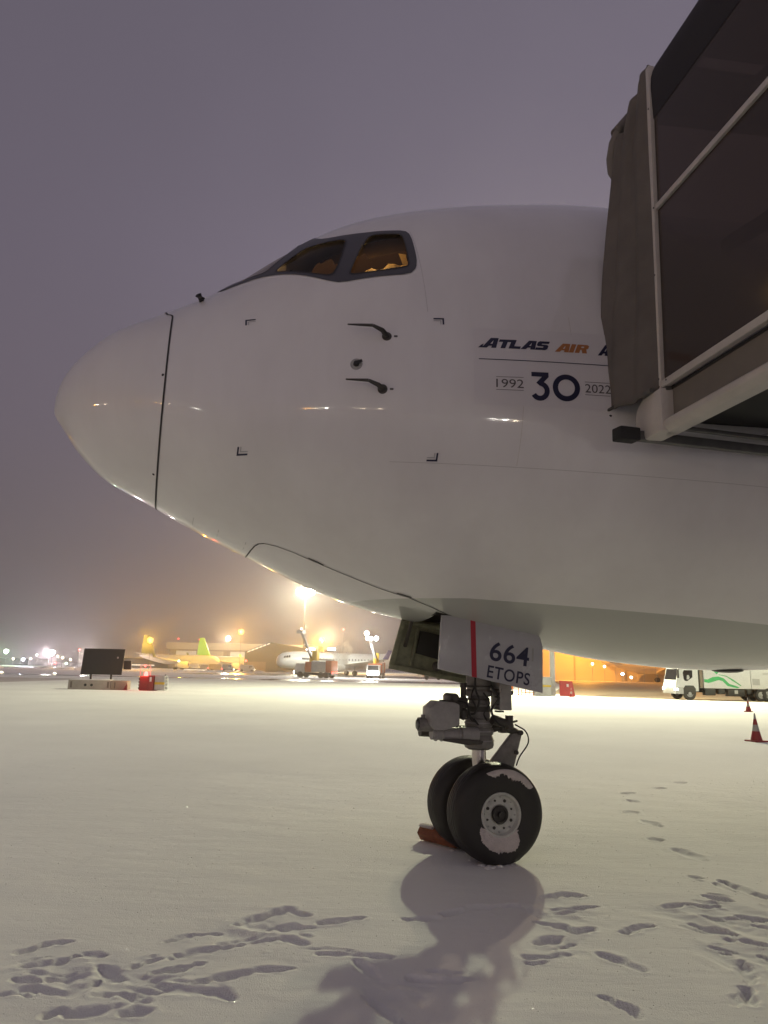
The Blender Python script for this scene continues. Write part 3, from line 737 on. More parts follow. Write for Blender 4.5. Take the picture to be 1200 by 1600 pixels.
# ice detector on the upper nose
b = hull(1.24, 54); n = (hull(1.24, 54, .1) - b).normalized()
MB().tube([b - n * .01, b + n * .03, b + n * .07], [.026, .020, .024], 12).bar(b + n * .04 + Vector((-.02, 0, .0)), b + n * .05 + Vector((.03, -.06, -.045)), .045, .02).build('ice_detector', 'black_part', jet, .004)
# drain mast / beacon on the belly aft
bb = hull(7.25, -88)
MB().lathe([(.0, -.028), (.10, -.024), (.16, -.010), (.18, .02)], (0, 0, 1), bb, 20).build('belly_beacon', 'black_part', jet)

# ---- nose gear bay and doors
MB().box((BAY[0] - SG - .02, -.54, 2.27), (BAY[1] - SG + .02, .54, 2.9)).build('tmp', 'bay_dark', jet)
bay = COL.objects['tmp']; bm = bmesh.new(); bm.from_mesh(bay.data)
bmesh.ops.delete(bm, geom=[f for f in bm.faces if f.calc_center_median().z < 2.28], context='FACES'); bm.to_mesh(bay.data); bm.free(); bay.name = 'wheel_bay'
def gear_door(y, poly, th, m, name='gear_door'):
    o = MB().prism(poly, 'y', y - th / 2, y + th / 2).build(name, m, jet, .006)
    return o
def P(*l): return [(a - SG, z) for a, z in l]
near = gear_door(-.5, P((3.635, 1.771), (3.671, 2.33), (4.40, 2.215), (4.575, 2.175), (4.645, 2.145), (4.70, 2.09), (4.726, 2.008), (4.714, 1.561)), .035, 'door_white')
tag(near, 'white painted outer face with red stripe and fleet number')
def dword(name, txt, m, c0, c1, h, bold=0, space=1.0):
    v, f = glyphs(txt, 0, bold, space); d = Vector((c1[0] - c0[0], 0, c1[1] - c0[1])); u = Vector((-d.z, 0, d.x)).normalized() * h
    return MB().add([Vector((c0[0] - SG, -.5205, c0[1])) + d * x + u * y for x, y in v], f).build(name, m, near)
dword('fleet_number', '664', 'navy', (4.148, 1.862), (4.562, 1.806), .185, .014, 1.04)
dword('rating_lettering', 'ETOPS', 'navy', (4.122, 1.702), (4.565, 1.628), .118, .012, 1.08)
MB().add([(4.600 - SG, -.5205, 1.86), (4.618 - SG, -.5205, 1.86), (4.626 - SG, -.5205, 1.985), (4.606 - SG, -.5205, 1.985)], [(0, 1, 2, 3)]).build('worn_digit', 'steel_grey', near)
MB().add([(3.970 - SG, -.5200, 1.705), (4.022 - SG, -.5200, 1.697), (4.010 - SG, -.5200, 2.262), (3.958 - SG, -.5200, 2.270)], [(0, 1, 2, 3)]).build('red_stripe', 'red_stripe', near)
for q in (3.8, 4.2, 4.5): MB().bar((q - SG, -.45, 2.2), (q - SG, -.25, 2.33), .03, .05).build('door_hinge', 'strut_dark', near)
far = gear_door(.5, P((3.452, 1.765), (3.591, 2.30), (4.40, 2.215), (4.60, 2.16), (4.71, 2.0), (4.70, 1.56), (4.384, 1.613)), .035, 'door_inner')
fr2 = MB()
for a, z0, b, z1, w in ((3.47, 1.80, 3.60, 2.27, .05), (3.46, 1.79, 4.68, 1.585, .05), (3.60, 2.26, 4.6, 2.13, .04), (3.68, 1.80, 3.76, 2.2, .03), (4.05, 1.72, 4.10, 2.16, .03), (4.4, 1.66, 4.42, 2.12, .03)):
    fr2.bar((a - SG, .465, z0), (b - SG, .465, z1), w, .035, (0, 1, 0))
fr2.build('door_rib', 'door_inner', far, .004)
MB().prism(P((3.74, 1.93), (3.79, 2.17), (4.06, 2.12), (4.04, 1.86)), 'y', .44, .478).build('recess_panel', 'bay_dark', far, .004)
MB().lathe([(0, 0), (.05, 0), (.05, .03), (.03, .05), (0, .05)], (0, -1, 0), (3.98 - SG, .47, 1.80), 16).build('door_latch', 'strut_dark', far)
MB().bar((3.63 - SG, .2, 2.35), (3.62 - SG, .47, 2.0), .03).build('door_rod', 'strut_dark', far)

# ---- nose gear (x aft of the strut)
strut = MB()
strut.lathe([(.0, 2.6), (.10, 2.6), (.11, 2.1), (.125, 1.74), (.13, 1.66), (.125, 1.62), (.118, 1.58), (.135, 1.56), (.135, 1.52), (.105, 1.50), (.10, 1.44), (.115, 1.43), (.115, 1.30), (.135, 1.285), (.14, 1.22), (.13, 1.21), (.145, 1.19), (.145, 1.14), (.13, 1.13), (.145, 1.10), (.15, 1.04), (.14, 1.01), (.10, .99), (0, .99)], (0, 0, 1), (-.03, 0, 0), 36)
strut = strut.build('gear_strut', 'strut_grey', jet)
MB().lathe([(.072, 1.0), (.072, .62), (.072, .6)], (0, 0, 1), (-.03, 0, 0), 28).build('piston', 'chrome', strut)
MB().lathe([(.09, .80), (.092, .62), (.11, .58), (.11, .36), (.0, .34)], (0, 0, 1), (-.03, 0, 0), 28).cyl((.0, -.30, .44), (.0, .36, .44), .05).build('axle', 'strut_grey', strut)
for z_, r_, h_ in ((1.60, .137, .016), (1.47, .112, .02), (1.36, .12, .05), (1.245, .146, .012), (1.165, .150, .012), (1.075, .153, .010)):
    MB().lathe([(r_ - .012, 0), (r_, 0), (r_, h_), (r_ - .012, h_)], (0, 0, 1), (-.03, 0, z_), 32).build('strut_collar', 'strut_dark' if z_ > 1.3 else 'lamp_housing', strut)
# steering actuators and lamp box ahead of the strut
box_ = MB().prism([(-.655, 1.255), (-.655, 1.405), (-.57, 1.47), (-.40, 1.455), (-.355, 1.435), (-.355, 1.245), (-.50, 1.20), (-.60, 1.20)], 'y', -.30, -.06).build('lamp_box', 'lamp_housing', strut, .012)
MB().cyl((-.735, -.18, 1.245), (-.585, -.18, 1.235), .062, .058, 24).lathe([(.066, 0), (.066, .02)], (1, 0, 0), (-.735, -.18, 1.245), 24).cyl((-.69, -.18, 1.30), (-.69, -.18, 1.335), .02).build('taxi_lamp', 'strut_grey', strut, .003)
MB().lathe([(0, -.005), (.045, 0), (.052, .02)], (1, 0, 0), (-.752, -.18, 1.246), 20).build('lamp_lens', 'dark_glass', strut)
act = MB().cyl((-.60, -.17, 1.165), (-.30, -.17, 1.15), .062, .062, 24).cyl((-.30, -.17, 1.15), (-.12, -.16, 1.145), .075, .07, 24)
for q in (-.56, -.50, -.33, -.22): act.lathe([(.05, 0), (.072, 0), (.072, .014), (.05, .014)], (1, 0, -.05), (q, -.17, 1.163 + (q + .6) * -.05), 24)
act.build('steering_actuator', 'lamp_housing', strut)
MB().cyl((-.60, .17, 1.165), (-.12, .16, 1.145), .062, .07, 24).build('steering_actuator', 'strut_dark', strut)
MB().prism([(-.50, 1.095), (-.25, 1.055), (-.10, 1.06), (-.08, 1.09), (-.25, 1.11), (-.50, 1.115)], 'y', -.24, .05).build('actuator_bracket', 'strut_dark', strut, .008)
MB().lathe([(0, 1.64), (.034, 1.64), (.036, 1.60), (.028, 1.595), (.028, 1.50), (.045, 1.49), (.045, 1.40), (.03, 1.39), (.05, 1.37), (.05, 1.30), (0, 1.28)], (0, 0, 1), (-.245, -.12, 0), 20).build('hydraulic_valve', 'strut_dark', strut)
MB().box((-.40, -.16, 1.36), (-.27, .05, 1.50)).cyl((-.36, -.2, 1.50), (-.36, .05, 1.50), .04).build('valve_block', 'strut_dark', strut, .01)
MB().box((-.50, -.15, 1.46), (-.38, -.12, 1.475)).build('valve_lever', 'strut_dark', strut)
MB().box((.11, -.20, 1.38), (.245, .02, 1.70)).build('junction_box', 'lamp_housing', strut, .012)
MB().cyl((.245, -.14, 1.55), (.28, -.14, 1.55), .022).build('connector_plug', 'strut_dark', strut)
MB().cyl((.245, -.10, 1.62), (.27, -.10, 1.62), .016).build('connector_plug', 'red_paint', strut)
MB().cyl((.05, -.16, 1.29), (.24, -.14, 1.24), .05, .04, 20).cyl((.24, -.14, 1.33), (.24, -.14, 1.20), .04).build('centering_cylinder', 'strut_dark', strut)
cl = MB()
for k in range(7): cl.box((.10 + .01 * (k % 2), -.19, 1.36 + k * .035), (.16, -.10, 1.375 + k * .035))
cl.build('cable_clamp', 'strut_dark', strut)
def hose(pts, r=.009, name='hydraulic_hose', m='hose'):
    P_ = [Vector(p) for p in pts]; out = []
    for i in range(len(P_) - 1):
        p0 = P_[max(i - 1, 0)]; p1 = P_[i]; p2 = P_[i + 1]; p3 = P_[min(i + 2, len(P_) - 1)]
        for k in range(6):
            t = k / 6; out.append(.5 * ((2 * p1) + (-p0 + p2) * t + (2 * p0 - 5 * p1 + 4 * p2 - p3) * t * t + (-p0 + 3 * p1 - 3 * p2 + p3) * t ** 3))
    out.append(P_[-1]); MB().tube(out, r, 8).build(name, m, strut)
hose([(-.14, -.2, 1.85), (-.16, -.22, 1.60), (-.11, -.2, 1.48), (-.15, -.2, 1.36), (-.19, -.18, 1.34)], .011)
hose([(-.17, -.14, 1.9), (-.14, -.18, 1.66), (-.19, -.2, 1.52), (-.14, -.2, 1.40)], .008)
hose([(.03, -.16, 1.62), (.10, -.2, 1.5), (.02, -.2, 1.38), (.07, -.22, 1.27), (.16, -.2, 1.22)], .012)
hose([(-.20, -.14, 1.34), (-.12, -.2, 1.24), (-.16, -.18, 1.3)], .007)
hose([(-.33, -.18, 1.47), (-.25, -.22, 1.44), (-.2, -.2, 1.3), (-.14, -.17, 1.27)], .010)
hose([(-.05, -.17, 1.55), (.0, -.2, 1.45), (-.06, -.2, 1.35), (-.02, -.18, 1.28)], .008)
hose([(.08, -.15, 1.75), (.13, -.19, 1.6), (.09, -.18, 1.5)], .010)
hose([(.34, -.06, 1.235), (.44, -.10, 1.17), (.455, -.12, 1.06), (.37, -.10, .93), (.34, -.08, .84)], .007)
# torque links
MB().tube([(.10, 0, 1.19), (.18, 0, 1.20), (.30, -.02, 1.185), (.40, 0, 1.15)], [.045, .035, .04, .03], 12).box((.20, -.05, 1.15), (.26, .05, 1.27)).bar((.24, -.03, 1.235), (.38, -.03, 1.27), .03, .02).cyl((.28, -.07, 1.22), (.28, .07, 1.22), .045).build('upper_torque_link', 'strut_dark', strut, .004)
MB().prism([(.345, 1.165), (.425, 1.17), (.435, 1.145), (.335, .80), (.09, .76), (.06, .84)], 'y', -.035, .035).build('lower_torque_link', 'strut_grey', strut, .012)
MB().cyl((.40, -.08, 1.155), (.40, .08, 1.155), .025).build('link_pin', 'strut_dark', strut)
MB().cyl((.36, -.06, .96), (.36, .02, .96), .02).build('link_pin', 'strut_dark', strut)
# wheels
TY = [(.205, -.150), (.225, -.162), (.30, -.182), (.38, -.180), (.430, -.160), (.458, -.125), (.468, -.09), (.4695, -.075), (.462, -.070), (.462, -.063), (.470, -.058), (.4715, -.03), (.464, -.026), (.464, -.018), (.472, -.014), (.472, .0)]
TY = TY + [(r, -l) for r, l in TY[::-1][1:]]
def wheel(y, sgn):
    c = Vector((-.03, y, .455))
    w = MB().lathe(TY, (0, 1, 0), c, 72)
    # flatten the contact patch
    w.v = [(p[0], p[1] + (.02 * np.sign(p[1] - y) if p[2] < .05 else 0), max(p[2], -.004)) for p in w.v]
    w = w.build('nose_wheel', 'tyre', jet, sharp=50)
    s = sgn  # outer face direction
    rim = MB().lathe([(.206, .150), (.212, .158), (.205, .168), (.192, .166), (.183, .150), (.176, .120), (.150, .108), (.120, .112), (.095, .118), (.095, .10), (.0, .10)], (0, s, 0), c, 56).build('rim', 'rim_white', w)
    rim2 = MB().lathe([(.206, -.150), (.196, -.160), (.18, -.12), (.0, -.09)], (0, s, 0), c, 40).build('rim', 'rim_white', w)
    MB().lathe([(.082, .112), (.086, .135), (.078, .150), (.060, .152), (.056, .135), (.030, .135), (.026, .16), (0, .162)], (0, s, 0), c, 32).build('hub', 'hub_dark', w)
    for k in range(8):
        a = R(k * 45 + 20); q = c + Vector((math.cos(a) * .135, 0, math.sin(a) * .135))
        MB().cyl(q + Vector((0, s * .095, 0)), q + Vector((0, s * .1165, 0)), .0155 if k % 2 else .011, None, 14).build('wheel_hole', 'hub_dark', w)
    for k in range(8):
        a = R(k * 45 + 42); q = c + Vector((math.cos(a) * .162, 0, math.sin(a) * .162))
        MB().cyl(q + Vector((0, s * .10, 0)), q + Vector((0, s * .124, 0)), .008, None, 6).build('wheel_nut', 'steel_grey', w)
    return w
w1 = wheel(-.305, -1); w2 = wheel(.305, 1)
w1.scale = (.965,) * 3; w1.location = (.049, .0443, .001)
w2.scale = (.965,) * 3; w2.location = (.049, .0157, .001)
def tyre_l(r): return float(np.interp(r, [.165, .19, .205, .225, .30, .38, .430, .458], [.150, .165, .160, .164, .184, .182, .162, .127]))
def snow_patch(a0, a1, rin, rout, name='stuck_snow'):
    n = 70; m = 9; v = []; f = []; rr_ = random.Random(int(a0))
    jag = [rr_.random() for _ in range(n + 1)]
    for i in range(n + 1):
        t = i / n; a = R(a0 + (a1 - a0) * t); e = min(1, min(t, 1 - t) * 7) ** .5
        r1 = rout(t) + (.022 * jag[i] * jag[(i * 7) % n] if a0 > 100 else 0); r0 = rin(t) + (-.022 * jag[i] ** 2 if a0 < 100 else .004); mid = r1 + (r0 - r1) * 1; r0 = r1 + (r0 - r1) * e
        for k in range(m + 1):
            u = k / m; r = r0 + (r1 - r0) * u; b = math.sin(math.pi * u) ** .5 * .012 * e + .0005 * rr_.random() - .002
            v.append((-.03 + r * math.cos(a), -.305 - tyre_l(r) - b, .455 + r * math.sin(a)))
    for i in range(n):
        for k in range(m): q = i * (m + 1) + k; f.append((q, q + 1, q + m + 2, q + m + 1))
    MB().add(v, f).build(name, 'loose_snow', w1, fixn=True)
snow_patch(36, 112, lambda t: .345 + .03 * math.sin(t * 7) ** 2 + .02 * t, lambda t: .428 + .008 * math.sin(t * 5))
snow_patch(205, 322, lambda t: .183, lambda t: .225 + .105 * math.sin(min(1, t * 1.06) * math.pi) ** .55 + (.035 if .6 < t < .93 else 0) * math.sin((t - .6) / .33 * math.pi))
# snow dusted on top of the tread of both wheels, and heaped lightly at the contact
for yy in (-.305, .305):
    dr = MB()
    for k in range(26):
        a = rnd.uniform(0, 2 * math.pi); rr2 = rnd.uniform(.16, .34)
        dr.sphere((-.03 + math.cos(a) * rr2 * .8, yy + math.sin(a) * rr2 * .75, -.010), rnd.uniform(.02, .04), 5, .5)
    tag(dr.build('snow_at_contact', 'snow', w1 if yy < 0 else w2), kind='stuff')

# ---- wheel chock
ck = thing('wheel_chock', 'reddish brown six sided wheel chock wedged ahead of the nose wheels', 'wheel chock', (.655, 8.17, 0), R(-48))
hx = [(.098 * math.cos(R(a)), .085 + .085 * math.sin(R(a))) for a in (0, 60, 120, 180, 240, 300)]
MB().prism(hx, 'x', -.25, .25).build('block', 'brown_chock', ck, .008)
for q in (-.251, .251): MB().cyl((q - .004, 0, .085), (q + .004, 0, .085), .022).build('rope_hole', 'bay_dark', ck)
MB().prism([(p[0] * .75 - .02, p[1] * .25 + .135) for p in hx], 'x', -.24, -.05).build('snow_cap', 'loose_snow', ck, .01)
# ---------------------------------------------------------------- boarding bridge (x right, y towards the jet, origin at the foot of the corner post)
br = thing('boarding_bridge', 'dark glazed boarding bridge with white frame and grey fabric canopy against the jet', 'jet bridge', (2.02, 5.1, 3.80), R(8))
br.rotation_euler = (R(2.2), 0, R(8))
TOPZ = 2.74
MB().bar((0, 0, -.05), (0, 0, TOPZ - .07), .05, .05).build('corner_post', 'bridge_white', br, .006)
MB().bar((.0, -.03, .03), (.0, -5.2, .03), .05, .055).build('bottom_rail', 'bridge_white', br, .006)
MB().bar((.0, -.03, 1.44), (.0, -5.2, 1.44), .035, .045).build('middle_rail', 'bridge_white', br, .005)
MB().bar((.01, -.03, 2.48), (.01, -5.2, 2.48), .03, .03).build('top_rail', 'bridge_dark', br)
for z0, z1, nm in ((.058, 1.417, 'lower_glass_pane'), (1.463, 2.465, 'upper_glass_pane')):
    box(nm, 'bridge_glass', br, (.004, -5.2, z0), (.014, -.03, z1))
MB().bar((.01, -2.2, .06), (.01, -2.2, 2.47), .05, .05).bar((.01, -4.4, .06), (.01, -4.4, 2.47), .05, .05).build('window_mullion', 'bridge_white', br)
# black canopy roof curling over the side wall
arc = [(.0 + .0, 2.20), (-.012, 2.45)] + [(.35 - .362 * math.cos(R(a)), 2.50 + .362 * math.sin(R(a))) for a in range(0, 91, 10)] + [(2.7, 2.90), (2.7, 2.84), (.36, 2.82), (.06, 2.50), (.03, 2.20)]
MB().prism(arc, 'y', -5.3, -.02).build('roof_canopy', 'canopy_black', br)
# interior
MB().box((.03, -5.2, -.02), (3.2, .2, .0)).build('floor', 'bridge_dark', br)
MB().box((2.7, -5.2, 0), (2.76, -.1, 2.8)).build('far_wall', 'bridge_tan', br)
for z in (.9, 1.05): MB().cyl((2.6, -5, z), (2.6, -.3, z), .025).build('handrail', 'bridge_steel', br)
MB().bar((.35, -5, .30), (.35, -.3, 1.0), .05, .10).build('inner_brace', 'bridge_dark', br)
MB().bar((.30, -5, 1.3), (.30, -.6, 1.9), .05, .12).build('inner_brace', 'bridge_dark', br)
# floor beam: recessed web with a thick pale lower flange and a rounded nose
MB().box((.035, -5.2, -.25), (.07, -.02, .0)).build('beam_web', 'bridge_tan', br)
fl = [(-.02, -.24), (.06, -.24), (.10, -.285), (.10, -.335), (.0, -.335), (-.045, -.30), (-.045, -.26)]
MB().prism([(x, z) for x, z in fl], 'y', -5.2, .02).build('lower_flange', 'bridge_white', br, .008)
nose = [(-.08, -.005), (.20, -.01), (.30, -.07), (.33, -.16), (.28, -.27), (.18, -.335), (-.08, -.335)]
MB().prism(nose, 'x', -.06, .10).build('beam_nose', 'bridge_white', br, .03)
MB().box((-.09, .02, -.02), (-.06, .14, .015)).build('bracket', 'bridge_steel', br)
for y, z in ((0, .08), (0, .02), (-.10, .04), (-.16, .06), (0, .9), (-.02, 1.44), (0, 2.3)):
    MB().cyl((-.028, y, z), (-.022, y, z), .007, None, 8).build('bolt', 'bridge_dark', br)
MB().box((.10, -5.2, -.12), (3.2, .35, -.06)).build('underfloor_panel', 'bay_dark', br)
# bumper and rails along the front edge (run parallel to the jet)
dv = Vector((math.cos(R(8)), math.sin(R(8)), 0)); dn = Vector((-dv.y, dv.x, 0))
o0 = Vector((-.28, .18, -.30))
MB().bar(o0, o0 + dv * .17, .12, .10).build('bumper_block', 'rubber', br, .012)
MB().bar(o0 + dv * .17 + Vector((0, 0, 0)), o0 + dv * 3.2, .07, .07).bar(o0 + dv * .25 + dn * -.12 + Vector((0, 0, .06)), o0 + dv * 3.2 + dn * -.12 + Vector((0, 0, .06)), .04, .03).build('bumper_beam', 'bridge_steel', br, .006)
MB().bar((-.02, -.05, -.005), (1.2, .05, -.02), .06, .055).build('cross_rail', 'bridge_steel', br, .006)
MB().bar(o0 + dv * .3 + Vector((0, .05, .12)), o0 + dv * 3.2 + Vector((0, .05, .12)), .05, .03).build('cross_rail', 'bridge_steel', br, .004)
for q in (.5, 1.25, 2.0): MB().bar(o0 + dv * q + Vector((0, -.05, .09)), o0 + dv * (q + .2) + Vector((.02, -.12, .16)), .05, .012).build('floor_clip', 'light_grey', br)
MB().lathe([(0, 0), (.06, 0), (.06, .03), (.045, .07), (0, .08)], (0, 0, -1), (1.15, .10, -.08), 18).build('warning_beacon', 'orange_paint', br)
MB().box((1.05, -.3, -.06), (1.35, -.1, .0)).build('cable_tray', 'orange_paint', br)
# fabric closure between the post and the jet
n1, n2 = 46, 60
cv = []; cf = []
for i in range(n1 + 1):
    u = i / n1
    for k in range(n2 + 1):
        w = k / n2
        ytop = .50; ybot = .52; bulge = .64
        ye = ybot * (1 - w) ** 2 + 2 * bulge * w * (1 - w) * 1.05 + ytop * w * w
        ye = ye if w > .1 else ye
        z = .0 + TOPZ * .985 * w
        z += (-.10) * u * (1 - w) * (1 - u)
        xl = float(np.interp(w, [0, .12, .35, .6, .85, 1], [-.17, -.19, -.145, -.09, -.03, .02]))
        x = xl * u ** .8; y = ye * u
        if w > .86: z -= .30 * (u ** 2) * ((w - .86) / .14) ** 2
        fold = math.sin(u * 15 + 2.4 * w + .8 * math.sin(w * 5)) * .020 + math.sin(u * 31 + 5 * w * w + 1.3) * .008 * w
        fold += .03 * math.sin(u * 5.5 - w * 3.0) * (1 - w) * w * 2
        x += fold * min(1, u * 4)
        cv.append((x, y, z))
for i in range(n1):
    for k in range(n2): q = i * (n2 + 1) + k; cf.append((q, q + 1, q + n2 + 2, q + n2 + 1))
cur = MB().add(cv, cf).build('canopy_curtain', 'fabric_grey', br, sharp=180)
sol = cur.modifiers.new('thickness', 'SOLIDIFY'); sol.thickness = .02
# rolled canopy lip at the top front and closure hook at the bottom
MB().tube([(.0, .54, 2.55), (-.035, .58, 2.42), (-.05, .60, 2.28), (-.045, .60, 2.15), (-.03, .58, 2.08)], [.03, .042, .045, .04, .03], 12).build('canopy_lip', 'bridge_tan', br)
MB().tube([(.3, .56, 2.70), (.1, .56, 2.66), (-.02, .57, 2.50)], .05, 12).tube([(.3, .56, 2.70), (2.4, .56, 2.74)], .05, 12).build('canopy_hoop', 'fabric_grey', br)
MB().box((.1, .0, .0), (2.6, .50, .02)).box((.2, .02, 2.72), (2.6, .52, 2.76)).build('canopy_shell', 'canopy_black', br)
MB().tube([(-.13, .42, .02), (-.20, .52, -.02), (-.24, .56, .04), (-.20, .58, .09)], .014, 8).tube([(-.16, .5, -.06), (-.24, .54, -.03)], .01, 8).build('canopy_hook', 'strut_dark', br)
# lifting column and wheels carrying the bridge, out of frame
MB().box((1.2, -6.6, -3.4), (1.7, -6.1, -.12)).build('lift_column', 'bridge_steel', br, .02)
for q in (.9, 2.0): MB().lathe([(.0, -.12), (.45, -.12), (.48, 0), (.45, .12), (0, .12)], (1, 0, 0), (q, -6.35, -3.60), 28).build('drive_wheel', 'tyre', br)
MB().box((-.2, -8.2, -.3), (3.0, -5.2, 2.8)).build('bridge_tunnel', 'bridge_tan', br, .03)

# ---------------------------------------------------------------- apron lights
FC = (.97, 1.0, .65)
def mast_light(name, label, x, y, h, heads, lens, power, col, pole=.14, target=None, group=None, cone=None, bar=2.4, lamp_r=.5, big=1.0):
    t = thing(name, label, 'light', (x, y, 0), 0, group)
    MB().tube([(0, 0, 0), (0, 0, h)], [pole / 2, pole / 4], 12).build('pole', 'strut_dark', t)
    if heads > 1: MB().bar((-bar / 2, 0, h), (bar / 2, 0, h), .2, .2).build('crossbar', 'steel_grey', t)
    for k in range(heads):
        hx_ = 0 if heads == 1 else -bar / 2 + bar * k / (heads - 1)
        hd = MB().box((hx_ - .35 * big, -.15, h - .1), (hx_ + .35 * big, .45, h + .45 * big)).build('lamp_head', 'steel_grey', t)
        MB().sphere((hx_, -.30 * big, h + .1), .42 * big, 8).build('lens', lens, hd)
    if power: lamp('glow', t, (0, -1.6 * big, h - .3), power, col, lamp_r)
    return t
# the lit mast standing right behind the jet: it throws the shadows towards us
hm = thing('floodlight_mast', 'tall grey floodlight mast whose foot shows behind the nose gear door', 'light mast', (13.3, 58.5, 0))
MB().tube([(0, 0, 0), (0, 0, 20.5)], [.21, .14], 20).build('pole', 'light_grey', hm)
MB().box((-2.2, -.1, 20.3), (2.2, .1, 20.5)).build('crossbar', 'steel_grey', hm)
for q in (-1.5, 1.5):
    hd = MB().box((q - .45, -.2, 20.5), (q + .45, .25, 21.1)).build('floodlight', 'steel_grey', hm, .03)
    MB().sphere((q, -.22, 20.8), .3, 6).build('lens', 'lens_white', hd)
lamp('flood', hm, (-1.5, -.9, 20.6), FLOOD * 1.0, FC, .45)
lamp('flood', hm, (1.5, -.9, 20.6), FLOOD * .36, (1.0, .80, .52), .45)
# distant lamps
G1 = 'lamps glowing far off in the haze'
mast_light('high_mast', 'very bright cream floodlight on a tall mast above the white airliner', -31, 300, 31.5, 5, 'lens_white', 95000, (1, .90, .62), .8, bar=5.0, big=3.1)
mast_light('apron_lamp', 'greenish white lamp at the left edge, highest of the small ones there', -149, 300, 5.4, 1, 'lens_green', 12000, (.7, 1, .65), group=G1, big=2.0)
mast_light('apron_lamp', 'brilliant pinkish white lamp low over the left horizon', -109, 250, 4.6, 1, 'lens_pink', 26000, (1, .84, .92), group=G1, big=2.2)
mast_light('apron_lamp', 'white lamp peeping out beside the black display board', -96.6, 250, 4.9, 1, 'lens_white', 16000, (1, .9, .85), group=G1, big=2.2)
mast_light('sodium_lamp', 'orange lamp above the leftmost green tailed airliner', -64.5, 210, 8.1, 1, 'lens_orange', 19000, (1, .50, .05), group=G1, big=1.9)
mast_light('apron_lamp', 'small cream lamp above the hangar roof', -57, 280, 11.6, 1, 'lens_white', 16000, (1, .85, .6), group=G1, big=1.9)
mast_light('sodium_lamp', 'orange lamp on a thin post in front of the hangar', -46.8, 250, 12.7, 1, 'lens_orange', 34000, (1, .50, .08), group=G1, big=2.2)
mast_light('sodium_lamp', 'big orange lamp right of the tall mast, over the white airliner', -20.6, 260, 11, 1, 'lens_orange', 62000, (1, .50, .06), group=G1, big=2.5)
mast_light('apron_lamp', 'blue white lamp low at the far left', -124, 262, 2.3, 1, 'lens_cool', 5000, (.6, .7, 1), group=G1, big=1.0)
def small_light(label, x, y, z, m, r=.22, post=True):
    t = thing('marker_light', label, 'light', (x, y, 0), 0, 'small marker lights across the airfield')
    MB().cyl((0, 0, 0), (0, 0, z), .05, .04, 6).build('post', 'steel_grey', t)
    MB().sphere((0, -.05, z + r * .6), r, 5).build('lens', m, t)
LEFT = [(20, 2.3, 'lens_small', 'pale light beside the blue white lamp, left edge'), (48, 2.5, 'lens_small', 'faint light between the two leftmost big lamps'), (57, 3.6, 'lens_small', 'faint pinkish light just left of the brilliant lamp'), (91, 3.4, 'lens_small', 'yellowish light right of the brilliant lamp'), (88, 1.2, 'lens_red', 'low red light under the brilliant lamp'), (99, 2.9, 'lens_small', 'small light midway to the display board'), (112, 2.4, 'lens_small', 'small light just left of the display board'), (125, 5.5, 'lens_red', 'red light high beside the display board'), (106, 1.2, 'lens_green', 'low green light left of the display board')]
for px, z, m, lb in LEFT: small_light(lb, -149 + (px - 8) * .247 * 240 / 300 + 149 * .2, 240, z, m, .30)
for k, (x, y, z, m, lb) in enumerate(((-86, 318, 12.3, 'lens_red', 'red light on the left end of the hangar roof'), (-77, 318, 12.1, 'lens_red', 'red light over the middle of the hangar roof'), (-42, 235, 3.2, 'lens_red', 'red light right of the second green tail'), (-57.5, 215, 2.6, 'lens_small', 'yellow light beside the yellow lit airliner'), (48.9, 165, 3.1, 'lens_small', 'yellow light on the orange wall, leftmost'), (51.2, 160, 1.6, 'lens_white', 'bright yellow light low on the orange wall'), (53.0, 160, .9, 'lens_small', 'lowest light before the orange wall'), (49.8, 160, 4.2, 'lens_small', 'light high on the orange wall'), (56.5, 162, 4.4, 'lens_amber', 'amber light under the belly of the jet'), (59, 162, 4.7, 'lens_small', 'pale light nearest the truck'), (46.3, 165, 3.6, 'lens_small', 'faint light left of the other wall lights'))):
    small_light(lb, x, y, z, m, .28)
# taxiway edge lights set in the snow, far left
for x, lb in ((-53.5, 'flush taxiway light at the left edge'), (-46.0, 'flush taxiway light left of the display board')):
    t = thing('taxiway_light', lb, 'light', (x, 107, 0), 0, 'taxiway edge lights')
    MB().lathe([(.0, .0), (.25, 0), (.22, .12), (0, .14)], (0, 0, 1), (0, 0, 0), 12).build('base', 'steel_grey', t)
    MB().sphere((0, 0, .2), .2, 5, .6).build('lens', 'lens_small', t)
# lamps on the terminal side, behind the camera: they show as the bright row mirrored in the skin
back = []
for az, el, d, m, w in ((-101.5, -.4, 62, 'lens_orange', 2.0), (-102.9, -.2, 64, 'lens_white', .8), (-107, -.3, 66, 'lens_small', .7), (-118.7, -.5, 58, 'lens_orange', .8), (-125.2, -.6, 60, 'lens_orange', 2.2), (-127.8, -.3, 60, 'lens_small', 1.4), (-135.3, -.5, 56, 'lens_white', 1.4), (-164.6, .2, 60, 'lens_orange', 1.2), (-166.2, .0, 60, 'lens_small', .7), (-168.0, .3, 62, 'lens_white', 1.6), (-173.0, .3, 70, 'lens_amber', 1.0), (-175.5, .2, 70, 'lens_small', 1.2), (166.1, -4.6, 40, 'lens_white', .4), (164.6, -4.2, 42, 'lens_white', .6), (162.8, -5.0, 36, 'lens_small', .5), (161.3, -4.4, 40, 'lens_white', .4), (-46.6, 1.6, 90, 'lens_orange', 1.4)):
    a = R(az); x, y = math.sin(a) * d, math.cos(a) * d + 8
    back.append((x, y, max(1.0, 4.0 + d * math.tan(R(el))), m, w, math.atan2(-x, y)))
